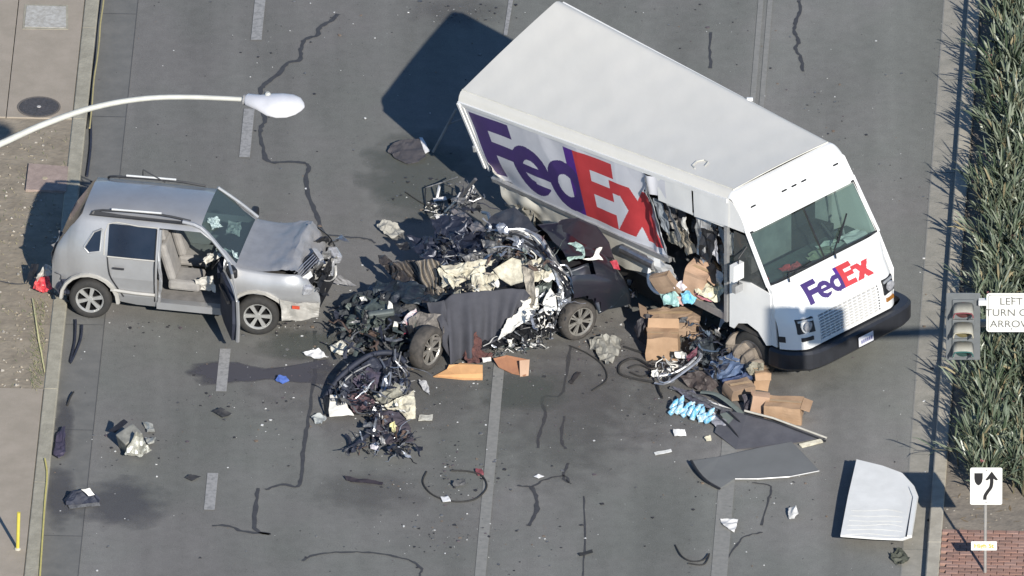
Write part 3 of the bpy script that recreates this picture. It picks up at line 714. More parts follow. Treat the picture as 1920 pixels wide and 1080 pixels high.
b = B(); P = [(.90, 1.36), (.97, 1.40), (1.02, 1.75), (1.08, 2.36), (.90, 2.36)]; b.slab([T(LB + u, .005, w_) for u, w_ in P], .03, 0, tuple(Fl)); b.obj('cowl_side', M_WHITE, truck)
mr = bar('mirror_arm', [T(LB + .42, .0, .8), T(LB + .40, -.16, .95), T(LB + .40, -.16, 1.5)], .012, M_BLK)
tbox(B(), LB + .33, LB + .42, -.28, -.06, 1.05, 1.33).obj('mirror', M_WHITE, mr); tbox(B(), LB + .34, LB + .42, -.24, -.08, 1.42, 1.55).obj('mirror', M_ALU, mr)
# bumper and plate
pl = [(.95, -.04), (1.20, .0), (1.40, .14), (1.58, .42), (1.60, 1.2), (1.59, 2.10), (1.52, 2.42), (1.35, 2.54), (.95, 2.54)]
pc = curve([V((x, y, 0)) for x, y in pl], 4); b = B(); n = len(b.v)
for p in pc:
    for (o_, w_) in ((-.03, 2.39), (.01, 2.43), (.01, 2.68), (-.03, 2.73), (-.16, 2.73), (-.16, 2.39)):
        q = V((p.x, p.y, 0)) + (V((p.x - .9, (p.y - 1.2) * .4, 0)).normalized() * o_); b.v.append(T(LB + q.x, q.y, w_))
for i in range(len(pc) - 1):
    for k in range(6): b.f.append((i * 6 + k, i * 6 + (k + 1) % 6, (i + 1) * 6 + (k + 1) % 6, (i + 1) * 6 + k)); b.m.append(0)
b.f.append(tuple(range(6))); b.m.append(0); b.f.append(tuple((len(pc) - 1) * 6 + k for k in range(6))); b.m.append(0)
b.obj('front_bumper', mat('bumper_black', (.028, .03, .036), (.02, .021, .025), 4, .4), truck)
lp = B(); P = [T(LB + 1.67, 1.18, 2.46), T(LB + 1.67, 1.49, 2.46), T(LB + 1.68, 1.49, 2.62), T(LB + 1.68, 1.18, 2.62)]; lp.slab(P, .01, 0, tuple(-Ff)); lp = lp.obj('number_plate', mat('plate_white', (.7, .7, .74)), truck)
for k in range(6):
    v = 1.222 + k * .042; b = B(); b.slab([T(LB + 1.684, v, 2.52), T(LB + 1.684, v + .024, 2.52), T(LB + 1.688, v + .024, 2.575), T(LB + 1.688, v, 2.575)], .003, 0, tuple(-Ff)); b.obj('plate_character', mat('plate_blue', (.12, .13, .3)), lp)
tbox(B(), LB + .8, LB + 1.44, .35, 2.1, 2.36, 2.8).obj('engine_bay', M_DKM, truck)
# wheels
def wheel(parent, c, axis, r, wd, name='wheel', spokes=0, rimr=None, rm=None, twin=False, twist=0.0):
    ax = V(axis).normalized(); rimr = rimr or r * .66; h = wd / 2
    t_ = B().lathe(c, ax, [(rimr, h - .012), (rimr + .02, h), (r - .05, h), (r - .015, h - .02), (r, h - .05), (r, -h + .05), (r - .05, -h), (rimr, -h)], 40).obj(name, M_RUB, parent, smooth=True)
    rb = B(); rb.lathe(c, ax, [(rimr, h - .01), (rimr - .015, h - .012), (rimr - .03, h - .035)], 40)
    rb.lathe(c, ax, [(.0, h - .02), (.045, h - .022), (.055, h - .04), (.055, h - .08)], 16)
    a = ax.cross(V((0, 0, 1))); a = a.normalized(); bb_ = ax.cross(a)
    if spokes:
        for k in range(spokes):
            for dd in ((-.13, .13) if twin else (0,)):
                th = 2 * math.pi * k / spokes + twist; th2 = th + dd
                d1 = a * math.cos(th) + bb_ * math.sin(th); d2 = a * math.cos(th2) + bb_ * math.sin(th2); tg = ax.cross(d2)
                w1, w2 = (.012, .014) if twin else (.022, .034)
                p1 = V(c) + d1 * .04 + ax * (h - .03); p2 = V(c) + d2 * (rimr - .02) + ax * (h - .025)
                rb.add([p1 - tg * w1, p1 + tg * w1, p2 + tg * w2, p2 - tg * w2] + [q - ax * .03 for q in (p1 - tg * w1, p1 + tg * w1, p2 + tg * w2, p2 - tg * w2)], [(0, 1, 2, 3), (0, 4, 5, 1), (3, 2, 6, 7), (0, 3, 7, 4), (1, 5, 6, 2)])
    else: rb.lathe(c, ax, [(.05, h - .10), (rimr - .06, h - .06), (rimr - .03, h - .05)], 40)
    rb.obj('rim', rm or M_STEEL, t_)
    B().lathe(c, ax, [(rimr - .03, h - .036), (rimr - .035, -.02), (0, -.02)], 24).obj('spoke_gap_backing', mat('spoke_gap_shade', (.012, .012, .013), None, 8, .95, spec=.1), t_)  # near-black barrel and disc: shade between the spokes put into the colour
    return t_
wheel(truck, T(LB + .46, .16, 2.76), -Fl, .39, .24); wheel(truck, T(LB + .46, WB - .16, 2.76), Fl, .39, .24)
wheel(truck, T(1.5, WB - .25, 2.62), Fl, .39, .3)
# small things on the roof
b = B().tube([roofpt(.83 + .018 * math.cos(k / 3.2 * math.pi), .18 + .06 * math.sin(k / 3.2 * math.pi)) + V((0, 0, .012)) for k in range(6)], .012, 5); b.obj('roof_hook_mark', mat('pale_scuff', (.5, .5, .47)), truck)
B().box(roofpt(.70, .985) + V((0, 0, .03)), (.10, .06, .05), bev=.01).obj('roof_lug', M_WHITE, truck)
for k in (.01, .03): tbox(B(), LB - .02 + k, LB - .012 + k, .1, WB - .1, -.034, -.03, n=1)
bar('roof_seam', [T(LB, v, -.033 - .0) + V((0, 0, .03 * (math.sin(math.pi * v / WB) - 1))) for v in [.12 + k * .216 for k in range(11)]], .009, M_CREAM)
bar('roof_seam', [roofpt(a / 20, .06) + V((0, 0, .004)) for a in range(21)], .009, M_CREAM)
bar('ramp_strut', [at(855, 205, .9), at(812, 285, .05)], .022, M_GREYP); bar('ramp_strut', [at(842, 232, .6), at(868, 222, .7)], .012, M_GREYP)
bar('rear_hinge', [T(.0, -.05, 1.0), T(-.03, -.06, 1.1)], .03, M_ALU)
# ================================================================ SILVER SUV
M_SIL = mat('silver_car_paint', (.40, .405, .41), (.36, .362, .365), 3, .40, .5, coat=.35)
M_SILR = M_SIL; M_AIRW = mat('pale_plate', (.6, .6, .58)); M_CHRM = mat('slat_chrome', (.5, .5, .52), None, 5, .3, .7)
M_CLAD = mat('silver_cladding', (.46, .44, .40), (.38, .37, .34), 4, .45, .2)
M_TINT = mat('tinted_window', (.010, .014, .024), (.016, .02, .032), 3, .08, spec=.6)
M_SEAT = mat('light_grey_upholstery', (.30, .285, .265), (.22, .21, .2), 6, .9)
M_NAVY = mat('dark_navy_trim', (.025, .03, .05), (.015, .018, .03), 6, .7)
M_WSH = glass('windscreen_glass', (.44, .55, .55), .07, .14)
WR_ = at(170, 558, .34); WF_ = at(484, 589, .34)
fx = (WF_ - WR_); fx.z = 0; WBASE = fx.length; fx.normalize(); ly = V((-fx.y, fx.x, 0))     # ly: away from the camera side
SO = (WR_ + WF_) / 2 + ly * .80; SO.z = 0
def U(x, y, z): return SO + fx * x + ly * y + V((0, 0, z))
suv = thing('silver_suv', 'silver compact SUV with crushed front and open near door beside the left kerb', 'car', SO)
HW = WBASE / 2; RWH = .42; WZ = .34
YP = [(.28, .80), (.45, .87), (.80, .90), (1.14, .86), (1.64, .68), (1.73, .60), (1.80, .5)]
def Yat(z):
    for (z0, y0), (z1, y1) in zip(YP[:-1], YP[1:]):
        if z <= z1: return y0 + (y1 - y0) * max(0, (z - z0)) / (z1 - z0)
    return YP[-1][1]
def top(x):
    K = [(-1.98, .95), (-1.93, 1.16), (-1.52, 1.78), (-1.35, 1.81), (-.5, 1.84), (.25, 1.80), (.40, 1.76), (1.00, 1.18), (1.5, 1.13), (2.1, 1.04), (2.35, .92), (2.42, .75)]
    for (a, za), (c, zc) in zip(K[:-1], K[1:]):
        if x <= c: return za + (zc - za) * (x - a) / (c - a)
    return .7
def taper(x):
    if x < -1.3: return 1 - .12 * ((-1.3 - x) / .7) ** 2
    if x > 1.4: return 1 - .20 * ((x - 1.4) / 1.0) ** 2
    return 1
XS = [-1.98, -1.95, -1.9, -1.82, -1.74]
XS += [-HW + k for k in (-.42, -.40, -.36, -.28, -.17, -.06, .06, .17, .28, .36, .40, .42)]
XS += [-.60, -.30, -.26, 0, .25, .40, .60, .80]
XS += [HW + k for k in (-.42, -.40, -.36, -.28, -.17, -.06, .06, .17, .28, .36, .40, .42)] + [1.9, 2.05, 2.2, 2.3, 2.38, 2.43]
XS = sorted(set(round(x, 3) for x in XS)); 
def ringpts(x):
    h = top(x); tp = taper(x); d1 = abs(x + HW); d2 = abs(x - HW); dd = min(d1, d2)
    arch = WZ + math.sqrt(max(0, RWH ** 2 - dd ** 2)) if dd < RWH else 0
    zs = [.30, .48, .80, 1.14, 1.64, 1.73]
    if x < -1.7: zs[0] = .30 + .12 * (-1.7 - x) / .28
    if x > 1.9: zs[0] = .30 + .05
    out = []
    for i, z in enumerate(zs):
        z = max(z, arch + .0 + .012 * i) if i < 3 else z
        z = min(z, h - (.12, .10, .09, .07, .05, .03)[i] if h > 1.5 else h - (.40, .30, .18, .06, .035, .02)[i])
        z = max(z, .28)
        yy = Yat(z) * tp
        if h < 1.5 and i >= 3: yy *= (1, 1, 1, .985, .93, .86)[i]
        out.append((yy, z))
    yl = out[-1][0]
    out += [(yl * .55, h - .004), (0, h)]
    if x < -1.93: out = [(y * .97, z) for y, z in out]
    return out
def damage(p, x, y, z):
    if x > 1.35:
        k = min(1, (x - 1.35) / .9); n_ = V((ridge(V((x, y, z)), 1.9, 3), ridge(V((x, y, z)), 1.7, 7), ridge(V((x, y, z)), 2.1, 9)))
        p = p + V((n_.x * .10 - .06, n_.y * .05, n_.z * .07)) * k
        if z > .85: p = p + V((0, 0, .12 * math.exp(-((x - 1.95) / .22) ** 2) * (1 if y > -.3 else .3)))
        if x > 1.9: p = p + fx * (-.28 * (x - 1.9))
    if x < -1.4 and y < 0: p = p + ly * (.06 * math.exp(-((z - .75) / .25) ** 2) * min(1, (-1.4 - x) / .3))
    return p
VI = {}; sb = B()
for i, x in enumerate(XS):
    rp = ringpts(x)
    for s in (-1, 1):
        for j, (y, z) in enumerate(rp):
            if s == 1 and j == 7: VI[(i, 1, 7)] = VI[(i, -1, 7)]; continue
            VI[(i, s, j)] = len(sb.v); sb.v.append(damage(U(x, y * s, z), x, y * s, z))
GRP = {k: ([], []) for k in ('body', 'windscreen', 'rear_window', 'side_window', 'quarter_window', 'rear_door', 'far_glass', 'hood')}
def addq(g, q): GRP[g][0].append(q)
for i in range(len(XS) - 1):
    x = (XS[i] + XS[i + 1]) / 2
    for s in (-1, 1):
        for j in range(7):
            q = (VI[(i, s, j)], VI[(i + 1, s, j)], VI[(i + 1, s, j + 1)], VI[(i, s, j + 1)])
            if s == -1: pass
            else: q = q[::-1]
            g = 'body'
            if .40 < x < .98 and j >= 5: g = 'windscreen'
            elif -1.90 < x < -1.5 and j >= 5: g = 'rear_window'
            elif j == 3 and -.92 < x < -.30: g = 'side_window' if s < 0 else 'far_glass'
            elif j == 3 and -1.52 < x < -.92: g = ('body' if x < -1.12 else 'side_window') if s < 0 else 'far_glass'
            elif j == 3 and -.26 < x < .42: g = 'hole' if s < 0 else 'far_glass'
            elif j == 3 and .40 < x < .80: g = 'hole' if s < 0 else 'far_glass'
            elif s < 0 and j < 3 and -.26 < x < .80 and j >= 0: g = 'hole'
            elif s < 0 and j < 3 and -1.0 < x < -.30: g = 'rear_door'
            elif x > 1.0 and j >= 4: g = 'hood'
            if g != 'hole': addq(g, q)
def sub(g):
    b = B(); mp = {}
    for q in GRP[g][0]:
        r = []
        for k in q:
            if k not in mp: mp[k] = len(b.v); b.v.append(sb.v[k])
            r.append(mp[k])
        b.f.append(tuple(r)); b.m.append(0)
    return b
for g, m_ in (('body', M_SIL), ('windscreen', M_WSH), ('rear_window', M_TINT), ('side_window', M_TINT), ('quarter_window', M_TINT), ('rear_door', M_SIL), ('far_glass', glass('far_side_glass', (.3, .33, .36), .05, .3))):
    if GRP[g][0]: 
        o = sub(g).obj({'far_glass': 'side_window'}.get(g, g), m_, suv, smooth=g != 'rear_door')
# hood: finer so that it can buckle
hb = sub('hood'); bm = bmesh.new(); vv = [bm.verts.new(v) for v in hb.v]
for f in hb.f:
    try: bm.faces.new([vv[k] for k in f])
    except Exception: pass
bmesh.ops.remove_doubles(bm, verts=bm.verts, dist=.0005)
bmesh.ops.subdivide_edges(bm, edges=bm.edges[:], cuts=3, use_grid_fill=True)
for v in bm.verts:
    q = v.co - SO; x = q.dot(fx); k = min(1, max(0, (x - 1.3) / .7)); v.co.z += k * (.05 * ridge(v.co, 2.6, 4) + .03 * ridge(v.co, 6, 8)) + .05 * math.exp(-((x - 1.72) / .18) ** 2) - .22 * max(0, x - 1.95); v.co += fx * (k * .04 * ridge(v.co, 4, 5) - .36 * max(0, x - 1.8))
bm.verts.index_update(); hb = B(); hb.add([v.co.copy() for v in bm.verts], [tuple(v.index for v in f.verts) for f in bm.faces]); bm.free()
hb.obj('bonnet', mat('bonnet_dull_silver', (.37, .37, .375), (.31, .31, .315), 5, .5, .4), suv, smooth=True)
# tail and nose closing faces
for i, nm in ((0, 'tailgate'), (len(XS) - 1, 'front_face')):
    b = B(); loop = [VI[(i, -1, j)] for j in range(8)] + [VI[(i, 1, j)] for j in range(6, -1, -1)]
    b.add([sb.v[k] for k in loop], [tuple(range(len(loop)))]); b.obj(nm, M_SIL if i == 0 else M_BLK, suv)
# floor, wheel housings, underbody
def ubox(b, x0, x1, y0, y1, z0, z1, mi=0):
    P = [U(x, y, z) for z in (z0, z1) for y in (y0, y1) for x in (x0, x1)]
    return b.add(P, [(0, 2, 3, 1), (4, 5, 7, 6), (0, 1, 5, 4), (2, 6, 7, 3), (0, 4, 6, 2), (1, 3, 7, 5)], mi)
b = B(); ubox(b, -1.8, 2.1, -.66, .66, .26, .36); ubox(b, 1.0, 2.1, -.55, .6, .36, .85); b.obj('underbody', M_DKM, suv)
b = B(); ubox(b, -.9, .95, -.78, .78, .362, .40); b.obj('cabin_floor', mat('cabin_carpet', (.22, .21, .2), (.15, .145, .14), 8, 1), suv)
b = B(); ubox(b, -.27, .83, -.88, -.74, .30, .42); b.obj('door_sill', M_SIL, suv)
b = B(); b.tube(curve([U(-.24, -.86, .42), U(-.20, -.87, .8), U(-.24, -.83, 1.14), U(-.24, -.68, 1.62)], 3), .03, 6); b.obj('door_frame_pillar', M_SIL, suv)
b = B(); b.tube(curve([U(.98, -.84, 1.14), U(.72, -.74, 1.42), U(.40, -.64, 1.70), U(.1, -.61, 1.76)], 3), .035, 6); b.obj('windscreen_pillar', M_SIL, suv)
b = B(); b.tube(curve([U(1.0, .84, 1.16), U(.72, .74, 1.45), U(.40, .64, 1.73)], 3), .03, 6); b.obj('windscreen_pillar', M_SIL, suv)
b = B(); b.tube(curve([U(.82, -.86, .42), U(.86, -.88, .8), U(.86, -.86, 1.12)], 3), .03, 6); b.obj('hinge_pillar', M_SIL, suv)
# seats
def seat(x, y, m=M_SEAT, k=0):
    b = B(); b.box(U(x, y, .62), (.52, .50, .18), Matrix((fx, ly, V((0, 0, 1)))).transposed(), bev=.05)
    s = b.obj('seat', m, suv, smooth=False); R_ = Matrix((fx, ly, V((0, 0, 1)))).transposed() @ Euler((0, -.28, 0)).to_matrix()
    B().box(U(x - .28, y, 1.0), (.14, .48, .66), R_, bev=.05).obj('seat_back', m, s); B().box(U(x - .38, y, 1.42), (.10, .26, .18), R_, bev=.03).obj('headrest', m, s)
seat(.12, -.40); seat(.12, .40); 
b = B(); ubox(b, -1.05, -.62, -.7, .7, .5, .72); ubox(b, -1.2, -1.02, -.7, .7, .6, 1.25); b.obj('rear_bench', M_NAVY, suv)
b = B(); ubox(b, .68, 1.02, -.74, .74, .88, 1.10); b.obj('dashboard', M_NAVY, suv)
b = B(); ubox(b, .90, 1.0, -.76, .76, .40, .9); b.obj('firewall', M_NAVY, suv)
b = B(); c = U(.62, -.38, 1.02); a_ = ly; d_ = (V((0, 0, 1)) * .85 + fx * .5).normalized(); b.tube([c + a_ * math.cos(t / 8 * math.pi) * .18 + d_ * math.sin(t / 8 * math.pi) * .18 for t in range(17)], .015, 6); b.tube([c, U(.8, -.38, .92)], .025, 6); b.obj('steering_wheel', M_BLK, suv)
for k, P in enumerate([[(.45, -.6, 1.1), (.62, -.3, 1.15), (.6, -.1, .95), (.42, -.35, .8)], [(.3, -.7, .8), (.6, -.75, .85), (.62, -.6, .55), (.35, -.55, .5)], [(.62, .1, 1.14), (.85, .2, 1.16), (.8, .6, 1.14), (.6, .55, 1.15)], [(.65, -.6, 1.16), (.8, -.62, 1.18), (.82, -.3, 1.15), (.7, -.3, 1.16)]]):
    crumple(B(), [U(*p) for p in P], 3, .06, 6, k + 30).obj('deflated_airbag', mat('airbag_cloth', (.60, .58, .52), (.48, .46, .42), 5, .95), suv)
# shattered areas on the windscreen
for k, P in enumerate([[(.44, -.45, 1.76), (.55, -.20, 1.66), (.66, -.30, 1.54), (.55, -.55, 1.64)], [(.86, -.66, 1.34), (.96, -.55, 1.24), (1.0, -.72, 1.2)]]):
    crumple(B(), [U(p[0], p[1], p[2] + .01) for p in P], 3, .03, 9, k, jag=.02).obj('shattered_glass_patch', mat('crazed_glass', (.45, .55, .53), (.15, .2, .2), 25, .4, lo=.42, hi=.58), suv)
# open front door, swung out towards the camera
hp = U(.78, -.90, 0); ang = math.radians(113); dd_ = (-fx * math.cos(ang) - ly * math.sin(ang)); nrm = V((0, 0, 1)).cross(dd_).normalized()
if nrm.dot(fx) < 0: nrm = -nrm       # outer skin faces forward
def D(a, o_, z): return hp + dd_ * a + nrm * o_ + V((0, 0, z))
b = B(); out = [(0, .40), (.02, 1.12), (.60, 1.16), (1.02, 1.12), (1.04, .70), (.96, .36), (.3, .34)]
b.slab([D(a, .06, z) for a, z in out], .03, 0, tuple(-nrm)); door = b.obj('front_door', M_SIL, suv)
B().slab([D(.03 + a * .94, .025, .02 + z * .97) for a, z in out], .05, 0, tuple(-nrm)).obj('door_card', M_NAVY, door)
B().tube([D(0.02, .04, 1.12), D(.30, .02, 1.42), D(.62, .0, 1.58), D(.98, -.02, 1.58), D(1.02, .04, 1.12)], .022, 6).obj('window_frame', M_SIL, door)
B().slab([D(.2, -.03, .95), D(.85, -.03, .98), D(.85, -.03, 1.03), D(.2, -.03, 1.0)], .05, 0, tuple(-nrm)).obj('armrest', M_BLK, door)
B().tube([D(1.045, .05, .40), D(1.06, .06, .72), D(1.04, .05, 1.12)], .03, 6).obj('door_edge', M_SIL, door)
mir = B().box(D(.12, .14, 1.14), (.14, .22, .17), Euler((0, 0, .4)).to_matrix(), bev=.04).obj('wing_mirror', M_BLK, door)
B().box(U(.92, .98, 1.14), (.12, .24, .17), Euler((0, 0, -.2)).to_matrix(), bev=.04).obj('wing_mirror', M_BLK, suv)
# seams, rails, handles, trims
def useam(name, pts, r, m, n=3): return B().tube(curve([U(*p) for p in pts], n), r, 5).obj(name, m, suv)
useam('door_seam', [(-.30, -.865, .42), (-.30, -.912, .8), (-.30, -.872, 1.14), (-.30, -.695, 1.62)], .011, M_BLK)
useam('door_seam', [(-.80, -.875, .46), (-.92, -.90, .66), (-1.02, -.905, .85), (-1.06, -.872, 1.14)], .011, M_BLK)
useam('window_trim', [(-1.06, -.872, 1.15), (-.66, -.874, 1.15), (-.30, -.872, 1.15)], .014, M_CLAD); useam('window_trim', [(-1.12, -.855, 1.16), (-1.08, -.68, 1.63), (-.6, -.69, 1.645), (-.28, -.69, 1.645)], .013, M_CLAD)
QW = [(-1.17, 1.56), (-1.30, 1.50), (-1.44, 1.26), (-1.36, 1.18), (-1.18, 1.22)]
B().slab([U(x, -(Yat(z) * taper(x) + .014), z) for x, z in QW], .01, 0, tuple(ly)).obj('quarter_window', M_TINT, suv)
useam('quarter_window_trim', [(x, -(Yat(z) * taper(x) + .02), z) for x, z in QW + QW[:1]], .016, M_ALU, 1)
useam('body_side_moulding', [(-1.0, -.905, .58), (-.6, -.912, .56), (-.29, -.912, .56)], .03, M_CLAD)
useam('wheel_arch_trim', [(-HW + .46 * math.cos(a), -.90, WZ + .46 * math.sin(a)) for a in [math.pi * (k / 10) for k in range(0, 11)]], .035, M_CLAD, 1)
useam('wheel_arch_trim', [(HW + .46 * math.cos(a), -.895 + (.06 if k < 3 else 0), WZ + .46 * math.sin(a)) for k, a in enumerate([math.pi * (k / 10) for k in range(0, 11)])], .035, M_CLAD, 1)
useam('door_handle', [(-.96, -.925, .98), (-.78, -.935, .985)], .018, M_BLK, 1)
for s in (-1, 1):
    useam('roof_rail', [(-1.35, .60 * s, 1.74), (-1.2, .56 * s, 1.80), (-.3, .56 * s, 1.82), (.22, .58 * s, 1.77)], .020, M_BLK)
    useam('roof_rail_bar', [(-1.05, .56 * s, 1.83), (-.25, .56 * s, 1.845)], .020, mat('bright_rail', (.75, .75, .72), None, 5, .3, .3), 1)
B().slab([U(-.85, -.60, 1.77), U(-1.35, -.58, 1.79), U(-1.4, -.62, 1.73), U(.2, -.635, 1.73), U(.2, -.6, 1.76)], .01).obj('roof_gutter', M_BLK, suv)
# front wreckage
fb = B(); crumple(fb, [U(1.72, -.93, .70), U(2.0, -.90, .66), U(2.32, -.72, .62), U(2.30, -.70, .34), U(1.95, -.88, .32), U(1.76, -.93, .34)], 3, .03, 4, 1); fb.obj('front_bumper', M_CLAD, suv)
B().box(U(1.98, -.93, .60), (.12, .02, .05), Matrix((fx, ly, V((0, 0, 1)))).transposed()).obj('side_marker', mat('red_orange_lens', (.55, .08, .04), None, 9, .3), suv)
for k in range(9):
    R = random.Random(60 + k); x = R.uniform(2.0, 2.35); y = R.uniform(-.75, .7); z = R.uniform(.5, 1.1)
    P = [(x, y, z), (x + R.uniform(.1, .3), y + R.uniform(-.1, .2), z + R.uniform(-.2, .25)), (x + R.uniform(0, .25), y + R.uniform(.1, .4), z + R.uniform(-.3, .1)), (x - .1, y + .2, z - .2)]
    crumple(B(), [U(*p) for p in P], 3, .05, 6, k + 70).obj('torn_front_panel', (M_SIL, M_SIL, M_BLK, M_STEEL, M_CLAD)[k % 5], suv)
for k, (x, y, z) in enumerate([(2.08, -.70, .86), (2.30, .5, .80)]):
    B().box(U(x, y, z), (.16, .26, .16), Euler((.3, .2, .5)).to_matrix(), bev=.03).obj('headlight', M_LAMP, suv)
tb = B(); tangle(tb, [(545, 470), (600, 450), (618, 480), (612, 560), (560, 540)], (.35, .85), 60, 5, (.1, .4), (.006, .025), (0, 1, 2)); tb.obj('tangled_front_metal', [M_BLK, M_STEEL, M_CLAD], suv, kind='stuff')
b = B(); crumple(b, [U(1.5, -.62, 1.10), U(1.95, -.60, 1.02), U(2.05, -.45, .98), U(1.6, -.5, 1.08)], 2, .03, 5, 3); b.obj('painted_bonnet_gap_shade', M_BLK, suv)  # solid black sheet, painted shade of the gap under the bonnet edge
for nm, px, m_, am in [
 ('grille', [(546, 508, .86), (588, 472, .96), (600, 484, .88), (560, 528, .72)], M_BLK, .02),
 ('grille_surround', [(584, 466, 1.0), (592, 464, 1.0), (606, 486, .86), (600, 500, .78), (598, 486, .88)], M_SIL, .02),
 ('front_bumper_corner', [(540, 566, .52), (572, 552, .54), (600, 522, .60), (614, 500, .66), (612, 530, .42), (592, 562, .32), (560, 586, .26), (542, 590, .26)], M_CLAD, .03),
 ('number_plate_holder', [(566, 520, .78), (582, 508, .82), (586, 518, .74), (570, 530, .70)], M_AIRW, .01),
 ('painted_bumper_gap_shade', [(548, 534, .68), (576, 528, .68), (604, 505, .72), (602, 514, .62), (576, 542, .56), (550, 548, .56)], M_BLK, .01)]:  # last entry: black sheet painting the shade inside the bumper gap
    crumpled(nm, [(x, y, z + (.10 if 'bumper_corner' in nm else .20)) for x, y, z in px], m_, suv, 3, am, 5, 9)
for q in range(4):
    B().tube(P3([(552 + q * 3, 512 + q * 4, 1.11 - q * .03), (588 + q * 3, 477 + q * 3, 1.2 - q * .03)]), .007, 5).obj('grille_slat', M_CHRM, suv)
# arches' dark liners and wheels
for xw in (-HW, HW):
    for s in (-1, 1):
        b = B(); n = 14
        for k in range(n + 1):
            a = math.pi * k / n
            for y in (.86, .52): b.v.append(U(xw + .425 * math.cos(a), y * s, WZ + .425 * math.sin(a)))
        for k in range(n): b.f.append((2 * k, 2 * k + 2, 2 * k + 3, 2 * k + 1)); b.m.append(0)
        b.f.append(tuple(2 * k + 1 for k in range(n + 1))); b.m.append(0); b.obj('arch_liner', M_BLK, suv)
M_ALLOY = mat('alloy_wheel', (.60, .60, .58), (.5, .5, .48), 8, .3, .6)
wheel(suv, U(-HW, -.78, WZ), -ly, .34, .22, spokes=6, rimr=.225, rm=M_ALLOY, twist=.3); wheel(suv, U(-HW, .78, WZ), ly, .34, .22, spokes=6, rimr=.225, rm=M_ALLOY)
wheel(suv, U(HW, -.79, WZ), (-ly + fx * .12), .34, .22, spokes=6, rimr=.225, rm=M_ALLOY); wheel(suv, U(HW, .78, WZ), ly, .34, .22, spokes=6, rimr=.225, rm=M_ALLOY)
# rear damage: hanging quarter trim, exhaust side
crumple(B(), [U(-1.93, -.72, .72), U(-1.72, -.86, .66), U(-1.66, -.88, .42), U(-1.85, -.8, .38)], 3, .05, 6, 40).obj('torn_rear_corner', M_NAVY, suv)
crumple(B(), [U(-1.97, -.6, 1.1), U(-1.9, -.3, 1.2), U(-1.98, .2, .9), U(-2.02, -.4, .6)], 3, .05, 4, 41).obj('bent_tailgate_skin', M_SIL, suv)
# debris of the rear lamp on the kerb
t = thing('broken_tail_light', 'broken red tail light lying on the kerb behind the silver SUV', 'tail light', at(82, 535, CH))
crumple(B(), P3([(62, 540, .18), (70, 522, .34), (92, 518, .38), (98, 540, .25), (84, 550, .15)]), 3, .04, 8, 4).obj('red_lens', mat('red_lens', (.42, .015, .03), (.6, .10, .1), 14, .2, lo=.4, hi=.6), t)
crumple(B(), P3([(66, 520, .40), (84, 494, .55), (104, 500, .5), (98, 516, .40), (82, 516, .38), (70, 532, .25)]), 3, .03, 6, 9).obj('lamp_housing', M_CLAD, t)
crumple(B(), P3([(50, 532, .16), (60, 496, .4), (74, 496, .42), (68, 520, .3)]), 2, .03, 6, 10).obj('black_backing', M_BLK, t)
B().tube(curve(P3([(50, 532, .2), (28, 532, .16), (0, 527, .13)]), 4), .008, 5).obj('loose_wire', M_TAR, t)
B().tube(curve(P3([(90, 545, .2), (105, 552, .18), (130, 566, .16)]), 4), .015, 5).obj('bent_rod', M_BLK, t)
# lamp guard wire / antenna on far side of the roof
for px in ([(268, 335, 1.75), (268, 318, 1.95), (310, 342, 1.80)], [(170, 340, .5), (186, 348, .3)]):
    B().tube(P3(px), .012, 5).obj('loose_roof_trim', M_BLK, suv)
# ================================================================ WRECKED DARK CAR
M_DK = mat('dark_plum_car_paint', (.013, .018, .024), (.022, .019, .028), 2, .3, .25, coat=.5)
M_DK2 = mat('crushed_dark_blue', (.020, .024, .040), (.03, .035, .055), 5, .4, .3)
M_AIR = mat('cream_airbag', (.62, .59, .47), (.34, .31, .24), 8, .9)
M_AIR2 = mat('white_airbag', (.74, .73, .68), (.62, .60, .54), 5, .9)
M_TAN = mat('tan_pleat', (.34, .30, .24), (.16, .14, .12), 9, .8)
M_GRIT = mat('grey_scorched_metal', (.30, .30, .295), (.09, .09, .095), 12, .5, .5)
M_GRN = mat('dull_green_metal', (.12, .145, .13), (.045, .055, .055), 10, .5, .3)
M_CHR = mat('bright_scrap', (.48, .50, .53), (.35, .36, .38), 9, .3, .7)
M_BRN = mat('brown_scrap', (.10, .065, .05), (.05, .035, .03), 9, .8)
wr = thing('wrecked_car', 'crushed dark car with its rear wheel and torn cream airbags, wedged against the truck', 'car', at(960, 640, 0))
def cp(name, px, m, cuts=3, amp=.05, freq=4., seed=0, th=.006, jag=0., smooth=False, parent=wr): return crumpled(name, px, m, parent, cuts, amp, freq, seed, th, jag, smooth)
# rear body: smooth shell of quarter panel, tail, hatch
AX = (at(1083, 600, .34) - at(805, 655, .34)); AX.z = 0; AX.normalize(); AY = V((-AX.y, AX.x, 0))
CO = at(1083, 600, .34); CO.z = 0
def W(x, y, z): return CO + AX * x + AY * y + V((0, 0, z))       # x towards the tail, y away from the camera
def rsurf(a, c):
    """a: 0 near side sill .. 1 over the top to the far side ; c: 0 towards the cabin .. 1 tail"""
    x = -.10 + c * 1.00; th = a * math.pi * .93
    hz = .98 + .28 * math.cos(c * 1.55) ; wy = .88
    tail = math.sqrt(max(0, 1 - max(0, (c - .45) / .55) ** 2.6)) * .72 + .28
    y = wy - wy * math.copysign(abs(math.cos(th)) ** .55, math.cos(th)) * (.90 + .10 * tail); z = .42 + (hz - .30) * abs(math.sin(th)) ** .55 * (tail if True else 1)
    p = W(x - (.08 if a > .8 else 0), y - .05, z)
    return p + V((0, 0, 1)) * (.03 * ridge(p, 1.5, 3)) + AX * (.02 * ridge(p, 2.2, 6))
